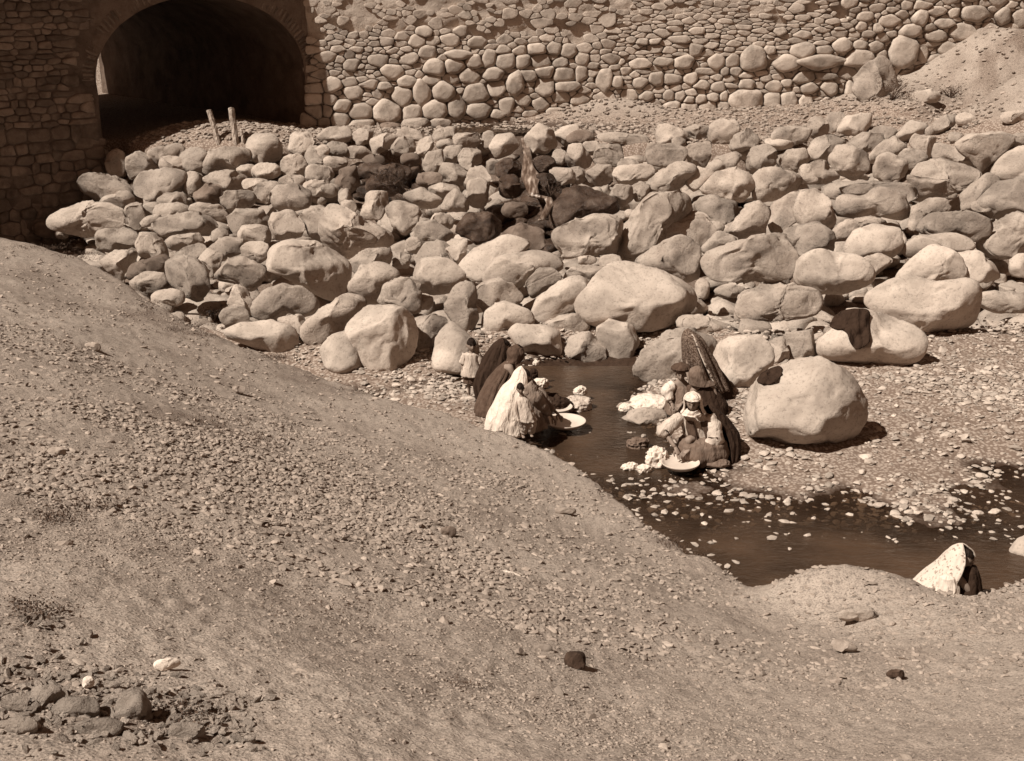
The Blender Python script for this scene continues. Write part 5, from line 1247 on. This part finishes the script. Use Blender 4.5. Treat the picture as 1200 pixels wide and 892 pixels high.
M['foam'] = m
ribbon('cascade_water', [(618, 253), (619, 260), (621, 268), (622, 276), (624, 285), (625, 293), (626, 300)], [.05, .07, .09, .13, .17, .15, .10], '', 2)
ribbon('cascade_water', [(624, 300), (632, 302), (638, 303), (640, 308), (636, 316), (632, 322)], [.06, .07, .07, .07, .06, .04], '', 3)

# ------------------------------------------------------------------ pebbles, gravel and clods
def blobs(x, y, sp): return np.clip(blob(x, y, sp), 0, 1.5)
GRAV = spots([(300,500,90,25,.8),(400,545,110,35,1.0),(480,575,80,30,1.0),(330,560,120,30,.6),(240,520,60,35,.7),(540,610,70,25,.7),(620,620,60,25,.6),(700,640,70,14,.5),(690,600,40,10,.3),(230,480,50,20,.5),(240,720,60,30,1.0),(330,735,60,25,.6),(680,745,110,16,.8),(460,740,100,16,.5),(210,600,50,30,.5),(680,540,25,16,.9),(735,590,30,12,.8)])
def bank_d(x, y, z, b, o):
    n = fbm(np.stack([x * .9, y * .9, 0 * x], 1), 3, 33)
    return np.where(b > .5, (.36 + .9 * blobs(x, y, GRAV)) * np.clip(.55 + .9 * n, .05, 1.2), 0) * (o < .2)
KH = lambda x, y: 1.0
def near_z(x, y, z): return z + relief(x, y)
parts_ = []
for (n, x0, x1, y0, y1, smin, smax, sd, lev) in ((90000, -3, 3.2, 3.2, 7.5, .004, .015, 41, 0), (85000, -7, 6, 7, 13, .010, .036, 42, 0), (16000, -10, 1, 12, 19, .014, .042, 43, 0), (2000, -5, 5, 3.4, 12, .014, .042, 44, 1)):
    x, y, z, b, o, r = scatter(n, x0, x1, y0, y1, bank_d, sd); s_ = smin + (smax - smin) * r.uniform(0, 1, len(x)) ** 2.6
    o_ = merged_stones('gravel', np.stack([x, y, near_z(x, y, z) + s_ * .12], 1), s_, lev, sd, M['pebble'], flat=.62, elong=1.8, cut=.30)
    tag(o_, {41: 'fine grit scattered over the nearest dirt of the bank', 42: 'patch of loose gravel across the middle of the dirt bank', 43: 'sparse grit along the far left part of the dirt bank', 44: 'larger loose stones scattered over the near dirt bank'}[sd], 'gravel', kind='stuff')
# river shingle: thick on the bar, thinning out into the water
def river_d(x, y, z, b, o):
    lv = z + .05 * fbm(np.stack([x * 1.1, y * 1.1, 0 * x], 1), 3, 51)
    return np.where((b < .5) & (o > .0) | (o > .12) & (z < .35), ss(-.19, .01, lv) ** 1.2 * (.3 + .65 * ss(-.1, .25, fbm(np.stack([x * .8, y * .8, 0 * x], 1), 3, 52))), 0) * (y < 26) * ss(.42, .30, z)
for (n, x0, x1, y0, y1, smin, smax, sd, lev) in ((22000, -3.5, 9, 11, 22, .02, .055, 61, 0), (5500, -2.5, 9, 10.5, 20, .035, .085, 62, 1), (9000, 0, 11, 16, 24, .018, .05, 63, 0)):
    x, y, z, b, o, r = scatter(n, x0, x1, y0, y1, river_d, sd); s_ = smin + (smax - smin) * r.uniform(0, 1, len(x)) ** 2.2
    o_ = merged_stones('shingle', np.stack([x, y, np.maximum(near_z(x, y, z), -.05 + .3 * s_ * r.uniform(-.5, 1, len(x))) + s_ * .2], 1), s_, lev, sd, M['river_pebble'], flat=.5, elong=1.7, cut=.35)
    tag(o_, {61: 'small pale shingle covering the stream bar and breaking the water surface', 62: 'larger flat pebbles lying about the shallow stream', 63: 'fine gravel on the flat beyond the huge round boulder'}[sd], 'shingle', kind='stuff')
x, y, z, b, o, r = scatter(5200, -1, 9, 10.0, 16.5, lambda x, y, z, b, o: np.where((b < .5) | (o > .1), ss(-.19, -.05, z) * ss(.03, -.02, z) * (.25 + .75 * ss(-.2, .3, fbm(np.stack([x * 1.3, y * 2.2, 0 * x], 1), 3, 55))), 0), 64)
s_ = .018 + .045 * r.uniform(0, 1, len(x)) ** 2; tag(merged_stones('shingle', np.stack([x, y, -.012 + s_ * r.uniform(-.1, .35, len(x))], 1), s_, 0, 64, M['river_pebble'], flat=.5, elong=1.7, cut=.35), 'pale pebbles standing just clear of the shallow water', 'shingle', kind='stuff')
# terrace gravel behind the weir and on the earth slope
x, y, z, b, o, r = scatter(16000, -11, 13, 28.5, 33.5, lambda x, y, z, b, o: np.where((z > 2.22) & (y < wall_y(x) - .1) & (((x - P0[0]) * DB[0] + (y - P0[1]) * DB[1] < .2) | (x > -4.8)), .55, 0) * (1 - ss(2.9, 3.3, z) * .7), 71)
s_ = r.uniform(.02, .075, len(x)); tag(merged_stones('terrace_gravel', np.stack([x, y, near_z(x, y, z) + s_ * .2], 1), s_, 0, 71, M['pebble'], flat=.6), 'pale gravel on the terrace between the weir crest and the rubble wall', 'gravel', kind='stuff')

M['earthy'] = rock_mat('earthy_rock', 0.30, 0.38, 0.45, 9.0, 0.9, rnd_amt=.3, dark=.2)
# rough stones heaped in the lower left corner: countable ones are things of their own
def stone_at(px, py, rx, ry, label, mat='boulder', seed=1, name='rock', ang=0, lev=3, cat='rock', sink=.85, hard=.9, poly=None):
    if poly: th, R = poly_radius(poly, px, py)
    else: th, R = ell_radius(rx, ry, ang)
    P, t = hit(px, py + ry * sink); th2, R2 = -th[::-1], R[::-1] * t / F; dep = R2.mean() * .9; V, Fc = rock_verts(th2, R2, dep, lev, seed, nf=15, rough=.10, hard=1.0); C = at_depth(px, py, t + dep * .1); zb = V[:, 2].min()
    o = mesh_obj(name, V - [0, 0, zb], Fc, M[mat], None, tuple(C + [0, 0, zb])); tag(o, label, cat); return o
stone_at(661, 689.5, 9.5, 7.5, 'small blackish angular rock alone on the lower middle of the bank', 'dark_rock', 5)
stone_at(930, 702, 8, 4.5, 'small dark flat rock on the lower right of the bank', 'dark_rock', 6)
stone_at(318.5, 693, 12, 5, 'pale oblong brick-like stone on the lower left of the bank', 'white_rock', 7, ang=-10)
stone_at(634, 680, 8, 4.5, 'light stone just left of the blackish angular rock', 'pebble', 8)
stone_at(555, 582, 6.5, 5, 'lone brown stone with a dark shadow above the middle of the bank', 'dark_boulder', 9)
stone_at(653, 565, 9, 3.5, 'flat light stone near the shoulder of the bank below the basins', 'pebble', 10)
stone_at(604, 617, 15, 2.2, 'long white stick-like splinter lying on the middle of the bank', 'white_rock', 11, ang=8)
stone_at(886, 678, 11, 5, 'flat light stone on the right part of the bank', 'pebble', 12, ang=12)
stone_at(897, 651, 18, 6.5, 'half buried grey stone with a sharp right corner under the hump of the bank', 'boulder', 13)
stone_at(291, 732, 13, 20, 'upright rough rock with a black hollow on its right, lower left corner', 'earthy', 14, sink=.35)
stone_at(243, 731, 19, 11, 'broad rough rock left of the upright one in the lower left corner', 'earthy', 15, sink=.35)
stone_at(218, 719, 14, 9, 'rounded rough rock behind the broad one in the lower left corner', 'earthy', 16, sink=.35)
stone_at(192, 727, 12, 10, 'rough rock by the left border above the bottom row', 'earthy', 17, sink=.35)
stone_at(196, 745, 15, 8, 'low rock in the very bottom left corner', 'earthy', 18, sink=.35)
stone_at(253, 708, 5, 5, 'little whitish stone above the broad rough rock', 'white_rock', 19)
stone_at(262, 747, 20, 9, 'low dark rock at the bottom edge left of the upright rock', 'earthy', 20, sink=.3)
stone_at(335, 749, 16, 7, 'low light rock at the bottom edge right of the upright rock', 'earthy', 21, sink=.35)
stone_at(257, 427, 7, 4, 'flat pale stone high on the left part of the bank', 'pebble', 22)
stone_at(227, 515, 8, 4, 'flat stone near the left border halfway down the bank', 'pebble', 23)
stone_at(379, 463, 6, 3.5, 'whitish flat stone on the smooth strip of the bank near the rocks', 'pebble', 24)
x, y, z, b, o, r = scatter(6000, -2.2, -.6, 3.2, 5.4, lambda x, y, z, b, o: np.clip(blob(x, y, spots([(240, 722, 70, 26, 1.2), (345, 738, 45, 18, .9), (210, 655, 25, 10, .6)])), 0, 1), 81)
s_ = .006 + .028 * r.uniform(0, 1, len(x)) ** 2; tag(merged_stones('rough_stones', np.stack([x, y, near_z(x, y, z) + s_ * .2], 1), s_, 1, 81, M['earthy'], flat=.8, cut=.2, rough=.5), 'rough broken stones and clods between the rocks of the lower left corner', 'rubble', kind='stuff')

# ------------------------------------------------------------------ dry weeds
def tufts(name, centres, label, mat, hmin, hmax, blades, spread, seed, kind='stuff', cat='weeds', leaf=.004, zfun=None):
    r = np.random.RandomState(seed); V = []; Fc = []
    for c in centres:
        for _ in range(blades):
            b = np.array([c[0] + r.normal() * spread, c[1] + r.normal() * spread, c[2] + (r.uniform(0, .0))]); h = r.uniform(hmin, hmax) * min(1.2, math.hypot(c[0], c[1]) / 11); a = r.uniform(0, 6.28); d = np.array([math.cos(a), math.sin(a), 0]); l = r.uniform(.3, 1.0)
            p1 = b + d * h * .35 * l + [0, 0, h * .7]; p2 = b + d * h * l + [0, 0, h * (1 - .35 * l)]; s_ = np.array([-d[1], d[0], 0]) * leaf; k = len(V)
            V += [b - s_, b + s_, p1 + s_, p1 - s_, p2]; Fc += [(k, k + 1, k + 2, k + 3), (k + 3, k + 2, k + 4)]
    V = np.array(V); o = mesh_obj(name, V, Fc, mat, smooth=False); tag(o, label, cat, kind=kind); return o
M['weed'] = cloth('dry_weed', .10, .5, 3); M['moss'] = cloth('dark_wet_moss', .02, .5, 5, .5)
cs = []; r = random.Random(5)
for (px, py, rx, ry, n) in ((340,492,36,5,60),(385,508,24,5,40),(330,412,22,10,60),(350,420,14,7,40),(300,395,18,8,40),(215,343,34,5,60),(250,352,22,6,40),(560,715,12,4,14),(205,650,22,8,30),(320,735,22,8,30),(640,508,18,4,26),(688,548,12,8,30),(742,592,14,6,26),(410,436,30,3,26),(490,464,24,3,18),(250,560,30,8,16),(460,650,50,10,14),(930,240,24,4,30),(760,605,16,4,16),(220,570,16,4,20)):
    for _ in range(n):
        P, t = hit(px + r.gauss(0, rx * .5), py + r.gauss(0, ry * .5)); cs.append(P)
tufts('dry_weeds', cs, 'dry dark weeds and stubble along the bank and its edge', M['weed'], .006, .028, 20, .06, 3)
def bush(px, py, wpx, hpx, label, mat, seed, n=900, cat='bush', name='shrub', leaf=.02):
    P, t = hit(px, py + hpx / 2); w = wpx / 2 * t / F; h = hpx * t / F; root = empty(name, tuple(P)); tag(root, label, cat); r = np.random.RandomState(seed); V = []; Fc = []; mb = MB()
    for k in range(9):
        a = r.uniform(0, 6.28); e = np.array([math.cos(a) * w * .8, math.sin(a) * w * .5, h * r.uniform(.5, 1)]); V2, F2 = tube([(0, 0, -.03), e * .5 + [0, 0, h * .1], e], [.012, .008, .003], 5); mb.add(V2, F2)
    mb.build('stem', M['weed'], root)
    cl = r.normal(size=(14, 3)) * [w * .45, w * .4, h * .22] + [0, 0, h * .5]
    for _ in range(n):
        c = cl[r.randint(14)] + r.normal(size=3) * [w * .18, w * .18, h * .13]; c[2] = abs(c[2]); a, b = r.normal(size=3), r.normal(size=3); a /= np.linalg.norm(a); b /= np.linalg.norm(b); k = len(V); s_ = r.uniform(.6, 1.3) * leaf
        V += [c - a * s_, c + b * s_ * .4, c + a * s_, c - b * s_ * .4]; Fc.append((k, k + 1, k + 2, k + 3))
    mesh_obj('foliage', V, Fc, mat, root, smooth=False)
bush(925, 212, 34, 20, 'low dry bush at the foot of the tall leaning boulder by the wall', M['weed'], 4, 1400)
bush(975, 213, 26, 10, 'sparse dry bush on the earth slope right of the low bush', M['weed'], 5, 500)
bush(505, 288, 40, 22, 'dark wet growth hanging among the stones left of the cascade', M['moss'], 6, 1600)
bush(640, 295, 24, 12, 'dark moss on the wet boulder right of the cascade', M['moss'], 7, 600)
bush(585, 318, 26, 10, 'dark moss on the wet stone under the cascade', M['moss'], 8, 700)
bush(358, 400, 16, 8, 'dark weed clump at the foot of the boulders above the bank edge', M['moss'], 9, 300)
